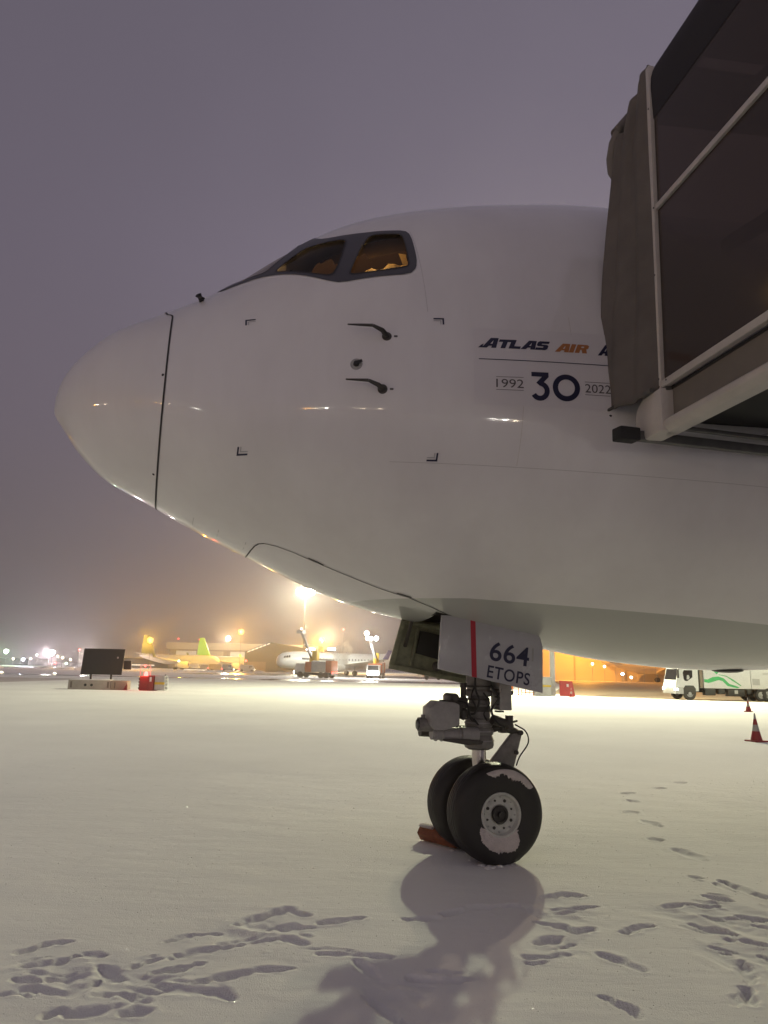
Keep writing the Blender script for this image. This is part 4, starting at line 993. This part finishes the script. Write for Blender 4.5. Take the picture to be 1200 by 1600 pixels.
for bi, (x, y, h, m, w, rz_) in enumerate(back):
    m = {'lens_orange': 'far_orange', 'lens_white': 'far_white'}.get(m, 'far_small')
    t = thing('terminal_lamp', '%s lamp on the terminal side, mirrored in the jet as speck %s' % ({'far_white': 'white', 'far_orange': 'orange', 'far_small': 'cream'}[m], ['one', 'two', 'three', 'four', 'five', 'six', 'seven', 'eight', 'nine', 'ten', 'eleven', 'twelve', 'thirteen', 'fourteen', 'fifteen', 'sixteen', 'seventeen'][bi] + ' from the nose'), 'light', (x, y, 0), rz_, 'terminal lamps mirrored in the skin of the jet')
    MB().cyl((0, 0, 0), (0, 0, h), .08, .06, 8).build('pole', 'steel_grey', t)
    MB().box((-w / 4, -.1, h - .22), (w / 4, .12, h + .22)).build('lens', m, t)

# ---------------------------------------------------------------- things on the apron
# black display board on a concrete footing (seen from behind)
sb = thing('display_board', 'big black boxy board on two posts over a concrete footing', 'board', (-19.1, 52, 0), R(10))
pn_ = MB().box((-1.40, -.12, .98), (1.28, .10, 2.72)); pn_.v = [(x + (z - .98) * .06, y, z) for x, y, z in pn_.v]; pn_.build('panel', 'matt_black', sb, .03)
MB().box((-1.24, -.16, 2.66), (1.40, -.12, 2.72)).bar((-1.36, -.14, 1.02), (-1.25, -.14, 2.7), .05).bar((1.24, -.14, 1.02), (1.36, -.14, 2.7), .05).build('panel_rim', 'black_part', sb)
MB().box((.9, -.128, 2.08), (1.0, -.12, 2.2)).build('lock_plate', 'steel_grey', sb)
MB().box((1.35, .0, 1.35), (1.85, .3, 1.95)).build('side_box', 'matt_black', sb, .02)
for x in (-.72, .60): MB().bar((x, 0, .55), (x, 0, 1.0), .12, .12).build('leg', 'black_part', sb)
ft = MB().box((-1.95, -.9, 0), (.75, .6, .62)).build('footing', 'concrete', sb, .03)
f2 = MB().box((.76, -.9, 0), (1.85, .6, .60)).build('footing', 'beige_wall', sb, .03)
for x in (-.85, -.45): MB().cyl((x, -.905, .30), (x, -.86, .30), .09, None, 14).build('lifting_hole', 'bay_dark', ft)
for x in (-1.75, .6): MB().box((x - .06, -.905, .12), (x + .06, -.89, .52)).build('anchor_plate', 'brown_wall', ft)
MB().box((1.0, -.905, .10), (1.08, -.89, .5)).build('anchor_plate', 'brown_wall', f2)
MB().prism([(1.60, .02), (1.83, .02), (1.83, .40), (1.72, .25)], 'y', -.905, -.89).build('red_corner', 'red_paint', f2)
MB().box((-1.9, -.85, .62), (.7, .55, .66)).build('snow_cover', 'snow', ft, .02)
# red ground power pit with beacon
rb = thing('service_cabinet', 'small red service cabinet with glowing red beacon and grey box beside it', 'cabinet', (-15.5, 51.5, 0), R(-6))
MB().box((-.75, -.3, 0), (-.15, .3, .95)).build('cabinet', 'red_paint', rb, .03)
MB().box((-.12, -.4, 0), (.28, .35, 1.0)).build('cabinet', 'red_paint', rb, .03)
MB().box((.0, -.41, .6), (.14, -.40, .9)).build('notice_plate', 'white_paint', rb)
MB().box((.32, -.3, .05), (1.02, .3, 1.0)).build('grey_box', 'light_grey', rb, .02)
MB().box((.32, -.306, .42), (1.02, -.302, .58)).build('yellow_band', 'yellow_paint', rb)
for k in range(4): MB().sphere((1.1, -.1, .2 + .23 * k), .09, 5).build('coupling', 'light_grey', rb)
for k in range(4): MB().sphere((-.82, -.1, .15 + .2 * k), .08, 5).build('coupling', 'matt_black', rb)
MB().lathe([(0, .32), (.10, .28), (.13, .10), (.13, 0)], (0, 0, 1), (-.45, 0, .96), 14).build('beacon_lens', 'lens_red', rb)
MB().bar((-.9, .1, .95), (-.9, .1, 1.7), .04).bar((-.9, .1, 1.68), (-.2, .1, 1.68), .04).bar((-.2, .1, .95), (-.2, .1, 1.7), .04).build('hoop', 'light_grey', rb)
MB().sphere((-.6, .1, 1.62), .06, 5).build('beacon_lens', 'lens_red', rb)
lamp('beacon_glow', rb, (-.45, -.4, 1.35), 60, (1, .08, .05), .1)
ex = thing('hanging_extinguisher', 'dark red extinguisher standing beyond the display board', 'extinguisher', (-18.4, 58, 0))
MB().lathe([(0, .0), (.16, 0), (.18, .1), (.18, .55), (.08, .75), (.05, .9), (0, .92)], (0, 0, 1), (1.9, 0, .0), 14).build('bottle', 'red_paint', ex)
MB().cyl((1.9, 0, .9), (1.98, 0, 1.0), .03, None, 8).build('valve', 'matt_black', ex)

# added floodlight mast, unseen beyond the right edge, put in to brighten the truck
fill_mast = thing('floodlight_mast', 'unseen floodlight mast added outside the right edge to brighten the truck', 'light mast', (44, 26, 0))
MB().tube([(0, 0, 0), (0, 0, 16)], [.21, .14], 16).build('pole', 'light_grey', fill_mast)
hd = MB().box((-.45, -.2, 16), (.45, .25, 16.6)).build('floodlight', 'steel_grey', fill_mast, .03)
MB().sphere((-.3, .3, 16.1), .25, 6).build('lens', 'lens_white', hd)
spot('flood', fill_mast, (-.8, .9, 15.9), (-18, 30, 0), 26000, FC, 42, .3)
# traffic cones
def cone(label, x, y, h, rz=0):
    t = thing('traffic_cone', label, 'cone', (x, y, 0), rz, 'traffic cones on the snow')
    MB().box((-.2 * h / .7, -.2 * h / .7, 0), (.2 * h / .7, .2 * h / .7, .04)).build('base', 'red_paint', t, .01)
    prof = lambda z: .145 * (1 - z / .72)
    MB().lathe([(prof(0) * h / .7, .04), (prof(.26) * h / .7, .26 * h / .7)], (0, 0, 1), (0, 0, 0), 20).lathe([(prof(.42) * h / .7, .42 * h / .7), (prof(.56) * h / .7, .56 * h / .7)], (0, 0, 1), (0, 0, 0), 20).build('cone_body', 'red_paint', t)
    MB().lathe([(prof(.26) * h / .7, .26 * h / .7), (prof(.42) * h / .7, .42 * h / .7)], (0, 0, 1), (0, 0, 0), 20).lathe([(prof(.56) * h / .7, .56 * h / .7), (.018, .70 * h / .7), (0, .705 * h / .7)], (0, 0, 1), (0, 0, 0), 20).build('grey_band', 'steel_grey', t)
    return t
cone('nearest and tallest red cone at the right edge', 10.45, 21.3, .76, .3)
cone('red cone in front of the rear wheel of the truck', 18.75, 38.8, .70, 1.0)
cone('tiny red cone right of the dark red board', 14.2, 56.5, .66)

# barriers, box, red board behind the gear door
bx = thing('equipment_box', 'pale box with yellow stripe left of the mast foot', 'box', (12.1, 57.6, 0))
MB().box((-.45, -.5, 0), (.75, .5, 1.35)).build('body', 'light_grey', bx, .03)
MB().box((-.45, -.506, .68), (.75, -.502, .82)).build('yellow_stripe', 'yellow_paint', bx)
MB().box((-.5, -.55, 1.36), (.8, .55, 1.42)).build('lid', 'white_paint', bx)
rp = thing('warning_board', 'dark red slanted board leaning by the mast foot', 'board', (14.15, 57.6, 0))
MB().prism([(-.55, .02), (.62, .02), (.42, 1.12), (-.55, 1.16)], 'y', -.04, .04).build('board', 'red_paint', rp)
MB().box((-.02, -.05, .70), (.14, -.042, .92)).build('notice', 'white_paint', rp)
MB().bar((-.3, .04, .9), (-.3, .6, .0), .05).bar((.3, .04, .9), (.3, .6, 0), .05).build('prop', 'steel_grey', rp)
for k, (x, y, w) in enumerate(((9.9, 58.5, 1.5), (11.2, 57.8, .9))):
    t = thing('orange_barrier', ('orange tube barrier with writing board, farther left' if k == 0 else 'short low orange tube barrier next to the pale box'), 'barrier', (x, y, 0), 0, 'orange tube barriers')
    h = .85 - k * .3
    fr_ = MB()
    for q in (-w / 2, -w / 6, w / 5, w / 2): fr_.cyl((q, 0, 0), (q, 0, h * (1 if abs(q) > .5 else .8)), .03, None, 8)
    fr_.bar((-w / 2, 0, h), (w / 2, 0, h), .05).bar((-w / 2, 0, .22), (w / 2, 0, .22), .05)
    for q in (-w / 2, w / 2): fr_.bar((q, -.3, .02), (q, .3, .02), .05)
    fr_.build('frame', 'orange_paint', t)
    if k == 0: MB().box((-.2, -.04, .45), (.35, -.02, .8)).build('board', 'orange_paint', t)

# ---- white and green service truck
def wheel_simple(parent, x, y, r, w, side):
    t = MB().lathe([(r * .55, -w / 2), (r * .93, -w / 2), (r, -w * .3), (r, w * .3), (r * .93, w / 2), (r * .55, w / 2)], (0, 1, 0), (x, y, r), 28).build('wheel', 'tyre', parent)
    MB().lathe([(r * .56, 0), (r * .52, .0), (r * .45, -.05), (r * .3, -.02), (r * .2, .04), (0, .05)], (0, side, 0), (x, y + side * w * .42, r), 24).build('rim', 'light_grey', t)
    return t
tk = thing('service_truck', 'white lorry with green wave stripes on its box body, headlight lit', 'truck', (21.45, 56.3, 0), R(3))
cab = MB().prism([(.0, .62), (.0, 1.0), (.10, 1.42), (.32, 2.28), (.50, 2.36), (1.72, 2.36), (1.72, .62), (1.40, .62), (1.36, .86), (1.15, 1.0), (.85, 1.0), (.64, .86), (.58, .58)], 'y', -1.1, 1.1).build('cab', 'white_paint', tk, .05)
wn = [(.62, 1.50), (.70, 1.36), (.88, 1.34), (1.28, 1.62), (1.30, 2.12), (.68, 2.12), (.58, 1.95)]
MB().prism(wn, 'y', -1.112, -1.10).build('side_window', 'dark_glass', cab)
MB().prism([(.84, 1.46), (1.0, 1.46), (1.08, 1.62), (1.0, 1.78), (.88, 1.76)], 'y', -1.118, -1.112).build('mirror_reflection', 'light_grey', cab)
MB().add([(.11, -1.0, 1.42), (.11, 1.0, 1.42), (.30, .95, 2.2), (.30, -.95, 2.2)], [(0, 1, 2, 3)]).build('windscreen', 'dark_glass', cab).location = (-.015, 0, .0)
MB().prism([(-.03, .42), (.60, .42), (.60, .60), (.56, .90), (.10, .92), (-.03, .80)], 'y', -1.12, 1.12).build('bumper', 'light_grey', tk, .03)
MB().box((-.04, -1.125, .68), (.16, -.90, .80)).build('headlight', 'lens_white', tk, .02)
MB().box((-.04, .80, .70), (.0, 1.1, .86)).build('headlight', 'lens_white', tk)
for y in (-1.25,): MB().box((.10, y - .02, 1.55), (.22, y + .10, 2.15)).bar((.16, y + .05, 2.1), (.35, -1.08, 2.2), .04).build('mirror', 'matt_black', tk)
MB().prism([(.55, .40), (1.48, .40), (1.48, .82), (1.32, 1.03), (.72, 1.03), (.55, .82)], 'y', -1.13, -.95).build('wheel_arch', 'matt_black', tk, .02)
MB().box((1.72, -1.05, .8), (1.82, 1.05, 2.3)).build('cab_back', 'matt_black', tk)
MB().box((1.84, -1.1, .9), (2.05, 1.1, 2.28)).build('gap_panel', 'brown_wall', tk)
bd = MB().box((2.10, -1.15, .86), (5.62, 1.15, 2.42)).build('box_body', 'white_paint', tk, .03)
bd2 = MB().box((5.66, -1.15, .86), (9.4, 1.15, 2.42)).build('box_body', 'white_paint', tk, .03)
def flat(name, m, poly, parent, y=-1.156): return MB().add([(p[0], y, p[1]) for p in poly], [tuple(range(len(p_))) for p_ in [poly]]).build(name, m, parent, fixn=False)
def ribbon(name, m, top, bot, parent, y=-1.156):
    v = [(x, y, z) for x, z in top] + [(x, y, z) for x, z in bot]; n = len(top)
    return MB().add(v, [(i, i + 1, n + i + 1, n + i) for i in range(n - 1)]).build(name, m, parent)
ribbon('green_wave', 'green_paint', [(2.12, 1.50), (2.4, 1.50), (2.75, 1.66), (3.2, 1.72), (3.6, 1.60), (4.0, 1.20), (4.5, 1.06), (4.75, .95)], [(2.12, 1.30), (2.45, 1.24), (2.75, 1.32), (3.2, 1.46), (3.5, 1.40), (3.85, 1.05), (4.3, .96), (4.6, .90)], bd)
ribbon('green_wave', 'green_paint', [(2.75, 2.28), (3.2, 2.30), (3.55, 2.26)], [(2.85, 2.10), (3.1, 1.86), (3.3, 2.10)], bd)
ribbon('green_wave', 'green_paint', [(3.25, 1.86), (3.8, 1.78), (4.3, 1.52), (4.9, 1.10)], [(3.25, 1.83), (3.8, 1.72), (4.25, 1.42), (4.85, 1.06)], bd)
for z in (2.02, 1.92): MB().box((6.55, -1.157, z - .025), (7.6, -1.155, z + .02)).build('faint_caption', 'light_grey', bd2)
MB().box((5.75, -1.157, 1.15), (6.3, -1.155, 1.6)).build('hatch_plate', 'light_grey', bd2)
MB().box((8.1, -1.157, 1.42), (8.55, -1.155, 1.52)).build('vent_plate', 'steel_grey', bd2)
MB().box((1.8, -.45, .55), (9.3, .45, .84)).build('chassis', 'matt_black', tk)
for x0_, x1_, z0_ in ((2.2, 3.0, .35), (3.2, 3.7, .45), (3.9, 5.2, .32), (5.35, 5.7, .5)): MB().box((x0_, -1.05, z0_), (x1_, -.6, .82)).build('side_tank', 'matt_black', tk, .06)
MB().box((4.4, -1.06, .5), (4.65, -1.055, .75)).build('label_plate', 'light_grey', tk)
for y, sd in ((-1.0, -1), (1.0, 1)):
    wheel_simple(tk, 1.02, y, .46, .3, sd); wheel_simple(tk, 6.9, y, .48, .34, sd); wheel_simple(tk, 6.35, y + .0 * sd, .44, .3, sd)
lamp('headlight_glow', tk, (-.6, -1.3, .7), 4, (1, .95, .8), .12)
rt_ = thing('red_tank', 'red low tank cut off by the right edge behind the truck wheel', 'tank', (29.3, 55.5, 0))
MB().box((-.5, -.4, .1), (1.2, .4, .75)).build('body', 'red_paint', rt_, .06)
MB().cyl((-.3, -.42, .7), (-.3, -.42, 1.3), .05).build('handle', 'light_grey', rt_)

# ---------------------------------------------------------------- far aircraft
def airliner(label, loc, rz, L=37.0, r=2.0, body='white_paint', tail='white_paint', group='airliners parked far across the apron', win=24, cab=True):
    t = thing('airliner', label, 'airplane', loc, rz, group)
    # nose at x = 0, tail at x = L, lies along +x
    pr = [(0, 0), (.35, .15), (.62, .5), (.86, 1.4), (.97, 2.6), (1, 4.2), (1, L * .68), (.86, L * .80), (.55, L * .92), (.2, L)]
    mb = MB(); n = 26
    for q, x in pr:
        zc = 3.4 + (-.35 if x < .1 else (-.25 if x < .6 else (-.1 if x < 2 else 0))) + (max(0, x - L * .68) / (L * .32)) * r * .75
        mb.v += [(x, r * q * math.cos(2 * math.pi * k / n), zc + r * q * math.sin(2 * math.pi * k / n)) for k in range(n)]
    for i in range(len(pr) - 1):
        for k in range(n): k2 = (k + 1) % n; mb.f.append((i * n + k, i * n + k2, (i + 1) * n + k2, (i + 1) * n + k))
    fu = mb.build('fuselage', body, t, sharp=60)
    MB().prism([(L * .80, 4.9), (L * .90, 11.2), (L * .965, 11.2), (L * .985, 4.9)], 'y', -.15, .15).build('tail_fin', tail, t, .05)
    for sd in (-1, 1):
        MB().add([(L * .33, sd * r * .8, 2.4), (L * .56, sd * r * .8, 2.5), (L * .60, sd * 16.5, 4.0), (L * .565, sd * 16.5, 4.0), (L * .33, sd * r * .8, 2.0), (L * .56, sd * r * .8, 2.1), (L * .60, sd * 16.5, 3.9), (L * .565, sd * 16.5, 3.9)], [(0, 1, 2, 3), (7, 6, 5, 4), (0, 3, 7, 4), (1, 5, 6, 2), (2, 6, 7, 3), (0, 4, 5, 1)]).build('wing', body, t)
        MB().prism([(L * .565, 3.9), (L * .60, 3.9), (L * .625, 6.0), (L * .60, 6.0)], 'y', sd * 16.5 - .08, sd * 16.5 + .08).build('winglet', tail, t)
        MB().add([(L * .88, sd * .5, 4.9), (L * .96, sd * .5, 4.9), (L * .985, sd * 6, 5.4), (L * .95, sd * 6, 5.4)], [(0, 1, 2, 3)]).build('tailplane', body, t)
        e = MB().lathe([(.62, 0), (1.02, .05), (1.1, .7), (1.0, 2.6), (.6, 3.8), (.5, 3.8)], (1, 0, 0), (L * .31, sd * 5.8, 1.75), 20).build('engine', body, t)
        MB().lathe([(.0, .1), (.15, -.1), (.3, .3), (.95, .35)], (1, 0, 0), (L * .31 + .1, sd * 5.8, 1.75), 18).build('fan', 'matt_black', e)
        MB().bar((L * .36, sd * 5.8, 2.4), (L * .45, sd * 5.8, 2.9), .3, .5).build('pylon', body, t)
    for gx, gy, gr_ in ((L * .13, 0, .36), (L * .50, -3.4, .55), (L * .50, 3.4, .55)):
        g = MB().cyl((gx, gy, gr_), (gx, gy, 2.2), .13, .16, 8).build('gear_leg', 'light_grey', t)
        for o in (-.35, .35): MB().lathe([(0, -.15), (gr_, -.15), (gr_, .15), (0, .15)], (0, 1, 0), (gx, gy + o, gr_), 16).build('gear_wheel', 'tyre', g)
    if cab:
        for sd in (-1, 1):
            for q in range(3):
                x = 1.45 + q * .55
                MB().prism([(x, 3.95 + .06 * q), (x + .42, 3.95 + .04 * q), (x + .44, 4.42 + .08 * q), (x + .12, 4.30 + .1 * q)], 'y', sd * (r * .80 + q * .13), sd * (r * .90 + q * .10)).build('cockpit_window', 'window_dark', t)
    w0 = None
    for q in range(win):
        for sd in (-1,):
            if w0 is None:
                w0 = MB().box((-.12, -.02, -.2), (.12, .03, .2)).build('cabin_window', 'window_dark', t, .03); w = w0
            else:
                w = w0.copy(); COL.objects.link(w); w.parent = t
            w.location = (L * .17 + q * .82, sd * (r * .985), 3.75)
    return t
a1 = airliner('white airliner being deiced, nose left, behind the two deicing trucks', (-25.4, 183, 0), R(20), 38, 2.05, 'white_paint', 'purple_paint', win=26)
mast_c = FC
a2 = airliner('yellow lit airliner with olive green tail under the orange lamp, left', (-53, 248, 0), R(176), 27, 1.5, 'light_grey', 'olive_paint', win=0, cab=False)
a3 = airliner('airliner with bright lime green tail in front of the hangar', (-38.5, 262, 0), R(172), 27, 1.5, 'light_grey', 'lime_paint', win=0, cab=False)
a4 = airliner('airliner deep in orange haze with yellowish tail, under the belly of the jet', (77, 170, 0), R(177), 27, 1.6, 'tan_wall', 'yellow_paint', win=0, cab=False)
lamp('wing_light', a2, (10, 9, 6), 2600, (1, .60, .05), .4)
lamp('service_light', a1, (9, -14, 9), 9000, (.95, 1, .85), .5)

# deicing trucks
def deicer(label, loc, rz, boom_dir):
    t = thing('deicing_truck', label, 'truck', loc, rz, 'deicing trucks at the white airliner')
    MB().box((-3.6, -1.2, .5), (3.4, 1.2, .9)).build('chassis', 'matt_black', t)
    for k, (x0, x1, m) in enumerate(((-3.6, -2.5, 'dull_orange'), (-2.45, .2, 'steel_grey'), (.25, 1.4, 'dull_orange'))):
        MB().box((x0, -1.25, .95), (x1, 1.25, 2.9 - .1 * k)).build('tank_section', m, t, .05)
    c = MB().prism([(1.6, .6), (3.5, .6), (3.5, 1.4), (3.2, 2.4), (1.6, 2.4)], 'y', -1.2, 1.2).build('cab', 'light_grey', t, .05)
    MB().add([(3.505, -1, 1.45), (3.505, 1, 1.45), (3.24, .95, 2.3), (3.24, -.95, 2.3)], [(0, 1, 2, 3)]).build('windscreen', 'dark_glass', c)
    MB().box((2.1, -1.21, 1.4), (3.0, -1.20, 2.2)).build('side_window', 'dark_glass', c)
    for x in (-2.6, -1.6, 2.3):
        for y in (-1.1, 1.1): MB().lathe([(0, -.18), (.52, -.18), (.52, .18), (0, .18)], (0, 1, 0), (x, y, .52), 18).build('wheel', 'tyre', t)
    for y in (-.85, .85):
        MB().sphere((3.55, y, .9), .24, 5).build('headlight', 'lens_white', t)
        MB().sphere((-3.65, y, .95), .13, 5).build('tail_light', 'lens_red', t)
    MB().cyl((.9, 0, 2.6), (.9, 0, 3.6), .35, .3, 12).build('turret', 'yellow_paint', t)
    b = Vector(boom_dir); p0 = Vector((.9, 0, 3.5)); p1 = p0 + b
    MB().bar(p0, p1, .38, .42).build('boom', 'steel_grey', t)
    MB().bar(p0 + Vector((-.2, .35, -.2)), p0 + b * .45 + Vector((.1, .35, -.05)), .14).build('hydraulic_ram', 'matt_black', t)
    bk = MB().box(p1 + Vector((-.6, -.6, -.5)), p1 + Vector((.6, .6, .1))).build('basket', 'light_grey', t)
    MB().tube([p1, p1 + Vector((-1.8, 0, .35))], .06, 6).build('spray_nozzle', 'light_grey', t)
    MB().bar((-3.2, -.8, 3.0), (3.2, -.9, 3.25), .25, .3).build('second_boom', 'steel_grey', t)
    MB().box((-.4, -.5, 2.9), (.5, .5, 4.6)).build('operator_cabin', 'yellow_paint', t, .05)
    MB().box((-.3, -.51, 3.8), (.4, -.505, 4.4)).build('cabin_window', 'dark_glass', t)
    return t, p1
d1, p1 = deicer('deicing truck seen from behind with raised boom and orange ended tank, left', (-11.2, 130, 0), R(158), (2.2, 0, 4.5))
MB().sphere(p1 + Vector((.2, -.4, .35)), .16, 5).build('work_light', 'lens_small', d1)
MB().box((-3.4, -.4, 4.75), (-2.2, -.1, 5.05)).build('lamp_panel', 'lens_white', d1)
MB().box((.6, -.4, 4.7), (2.0, -.1, 5.0)).build('lamp_panel', 'lens_white', d1)
lamp('work_glow', d1, tuple(p1 + Vector((-.5, -1.2, .9))), 900, (1, .95, .8), .2)
d2, p2 = deicer('deicing truck facing us with two white headlights and lit boom tip, right', (-.9, 140, 0), R(-98), (0, -1.2, 3.9))
for q in (-.5, 1.3): MB().sphere(p2 + Vector((.3, q, .5 - q * .5)), .42, 6).build('work_light', 'lens_white', d2)
lamp('work_glow', d2, tuple(p2 + Vector((1.2, 0, .7))), 7000, (1, .95, .85), .3)
lamp('headlight_glow', d2, (4.2, 0, 1.0), 800, (1, .95, .85), .3)
# ---------------------------------------------------------------- ground service cluster between the trucks and the hangar
for k, (x, y, w, m, lb) in enumerate(((-46, 215, 5.5, 'beige_wall', 'pale service van far behind, under the green tail'), (-38, 215, 4.2, 'light_grey', 'pale service van left of the white airliner nose'), (-40.5, 200, 3.0, 'steel_grey', 'small tug with red lights left of the white airliner'), (-84, 240, 5.0, 'light_grey', 'pale van far behind the display board'), (9, 138, 4.0, 'beige_wall', 'low vehicle with lights behind the gear door'))):
    t = thing('service_vehicle', lb, 'vehicle', (x, y, 0), R(8 * k), 'service vehicles far across the apron')
    MB().prism([(-w / 2, .4), (w / 2, .4), (w / 2, 1.3), (w / 2 - .6, 2.1), (-w / 2, 2.1)], 'y', -.9, .9).build('body', m, t, .08)
    MB().box((w / 2 - 1.5, -.92, 1.25), (w / 2 - .7, -.905, 1.85)).build('side_window', 'dark_glass', t)
    for q in (-w / 3, w / 3): MB().lathe([(0, -.12), (.4, -.12), (.4, .12), (0, .12)], (0, 1, 0), (q, -.8, .4), 14).build('wheel', 'tyre', t)
    MB().sphere((w / 2 + .05, -.8, .8), .15, 5).build('headlight', 'lens_small', t)
    MB().sphere((-w / 2 - .05, -.8, .9), .14, 5).build('tail_light', 'lens_red', t)

# buildings
hg = thing('hangar', 'long low hangar with pale fascia and dark windows, far behind the green tails', 'building', (-62, 320, 0), 0)
MB().box((-28, 0, 0), (34, 30, 8.2)).build('wall', 'brown_wall', hg)
MB().box((-29, -1.2, 8.2), (35, 31, 11.0)).build('fascia', 'beige_wall', hg)
for k in range(5): MB().box((-25 + k * 11.5, -.2, 3.9), (-16.5 + k * 11.5, -.05, 7.6)).build('window', 'beige_wall' if k % 2 else 'light_grey', hg)
gs = thing('pier_building', 'grey building with sloping lit roof behind the nose of the white airliner', 'building', (-34.5, 246, 0), 0)
MB().prism([(-10, 0), (12, 0), (12, 7.5), (-2, 9.6), (-10, 6.4)], 'y', 0, 16).build('wall', 'roof_grey', gs)
for k in range(6):
    x = -9.2 + k * 1.25; z = 6.65 + (x + 10) * .4
    MB().prism([(x, z - .9), (x + .95, z - .55), (x + 1.15, z - .05), (x + .2, z - .42)], 'y', -.15, -.05).build('roof_light', 'panel_lit', gs)
MB().box((-9, -.1, 0), (-3, -.05, 3.2)).build('door', 'brown_wall', gs)
ow = thing('orange_hangar', 'huge plain hangar wall glowing orange under sodium lamps, behind the truck', 'building', (55, 176, 0), 0)
MB().box((-24, 0, 0), (60, 30, 22)).build('wall', 'tan_wall', ow)
for k in range(6): MB().box((-22 + k * 12, -.12, .1), (-21.6 + k * 12, -.02, 21)).build('pilaster', 'beige_wall', ow)
MB().box((-24.5, -.6, 22), (60.5, 30.5, 23)).build('roof_edge', 'roof_grey', ow)
for x, z in ((-10, 12), (14, 13), (38, 12)):
    MB().bar((x, -.1, z), (x, -3, z + .4), .15).build('lamp_arm', 'steel_grey', ow)
    MB().box((x - .4, -3.6, z + .2), (x + .4, -2.8, z + .45)).build('wall_lamp', 'lens_orange', ow)
    lamp('wall_glow', ow, (x, -9, z - 1.5), 15000, (1, .42, .05), .5)
lv = thing('terminal_building', 'faint low terminal roofs on the left horizon', 'building', (-118, 330, 0), 0)
MB().box((-70, 0, 0), (-36, 20, 3.0)).box((-10, 4, 0), (30, 20, 4.2)).build('wall', 'roof_grey', lv)
MB().box((-9, 3.8, 1.0), (18, 3.95, 1.5)).build('lit_strip', 'panel_lit', lv)
cr_ = thing('tower_crane', 'thin crane mast with a red light on top, right of the orange lamp', 'crane', (-16.7, 330, 0))
MB().bar((0, 0, 0), (0, 0, 18), .22).build('mast', 'steel_grey', cr_)
MB().bar((-1, 0, 18), (6, 0, 15.5), .12).build('jib', 'light_grey', cr_)
MB().sphere((0, -.3, 18.4), .45, 5).build('top_light', 'lens_red', cr_)

# bare strips of wet asphalt and a bank of ploughed snow beyond
def strip(name, label, pts, m, z=.004, kind='structure'):
    return tag(MB().add([(x, y, z) for x, y in pts], [tuple(range(len(pts)))]).build(name, m, None, fixn=False), label, None, None, kind)
def wavy(x0, x1, y0, y1, seed):
    r = random.Random(seed); n = 30
    a = [(x0 + (x1 - x0) * i / n, y0 + r.uniform(-.6, .6)) for i in range(n + 1)]; b = [(x0 + (x1 - x0) * i / n, y1 + r.uniform(-.9, .9)) for i in range(n + 1)][::-1]
    return a + b
strip('taxiway', 'dark bare edge of the taxiway across the snow', wavy(-150, -14, 103, 107.5, 1), 'wet_asphalt')
strip('wet_patch', 'wet bare asphalt under the deicing trucks', wavy(-16, 14, 98, 112, 2), 'wet_asphalt')
strip('road', 'bare slushy asphalt under the truck and before the orange hangar', [(14.5, 64), (17, 58.6), (22, 55.2), (29, 53.2), (40, 53), (120, 60), (120, 168), (38, 168), (24, 100)], 'slush')
strip('wet_patch', 'wet asphalt under the white airliner', wavy(-40, 30, 150, 190, 3), 'wet_asphalt')
strip('road', 'cleared stand left of the display board', wavy(-75, -32, 62, 84, 6), 'loose_snow', .006)
bk = MB(); n = 70; rr3 = random.Random(9)
for i in range(n):
    x = -190 + i * 2.6; h = .35 + .35 * rr3.random()
    bk.sphere((x, 196 + rr3.uniform(-1, 1), 0), 1.9, 5, h / 1.9)
tag(bk.build('snow_bank', 'snow'), 'low ploughed snow bank along the far left', None, None, 'stuff')

# steam over the deiced wing
st = bpy.data.materials.new('steam'); st.use_nodes = True; t = st.node_tree; t.nodes.clear()
o = N(t, 'ShaderNodeOutputMaterial'); v = N(t, 'ShaderNodeVolumePrincipled'); v.inputs['Color'].default_value = (1, .97, .9, 1)
tc2 = N(t, 'ShaderNodeTexCoord'); nn = N(t, 'ShaderNodeTexNoise'); nn.inputs['Scale'].default_value = .7; mm = N(t, 'ShaderNodeMapRange'); mm.inputs[1].default_value = .4; mm.inputs[2].default_value = .7; mm.inputs[4].default_value = .9
t.links.new(tc2.outputs['Object'], nn.inputs['Vector']); t.links.new(nn.outputs[0], mm.inputs[0]); t.links.new(mm.outputs[0], v.inputs['Density']); t.links.new(v.outputs[0], o.inputs['Volume'])
M['steam'] = st
tag(MB().tube([(-8.6, 160, .3), (-8.2, 160, 2.5), (-8.5, 160, 4.5), (-7.6, 160, 6.2), (-8.0, 160, 7.2)], [1.3, 1.6, 2.0, 1.9, 1.0], 14).build('steam_plume', 'steam'), 'pale steam rising over the wing of the white airliner', None, None, 'stuff')

# haze: one closed box round everything
hzm = bpy.data.materials.new('haze'); hzm.use_nodes = True; t = hzm.node_tree; t.nodes.clear()
o = N(t, 'ShaderNodeOutputMaterial'); v = N(t, 'ShaderNodeVolumePrincipled'); v.inputs['Color'].default_value = (.93, .90, .88, 1); v.inputs['Density'].default_value = HAZE; v.inputs['Anisotropy'].default_value = .85
t.links.new(v.outputs[0], o.inputs['Volume']); M['haze'] = hzm
tag(MB().box((-3010, -3010, -1), (3010, 3010, 48)).build('haze', 'haze', smooth=False), 'thin frosty haze over the airfield', None, None, 'stuff')
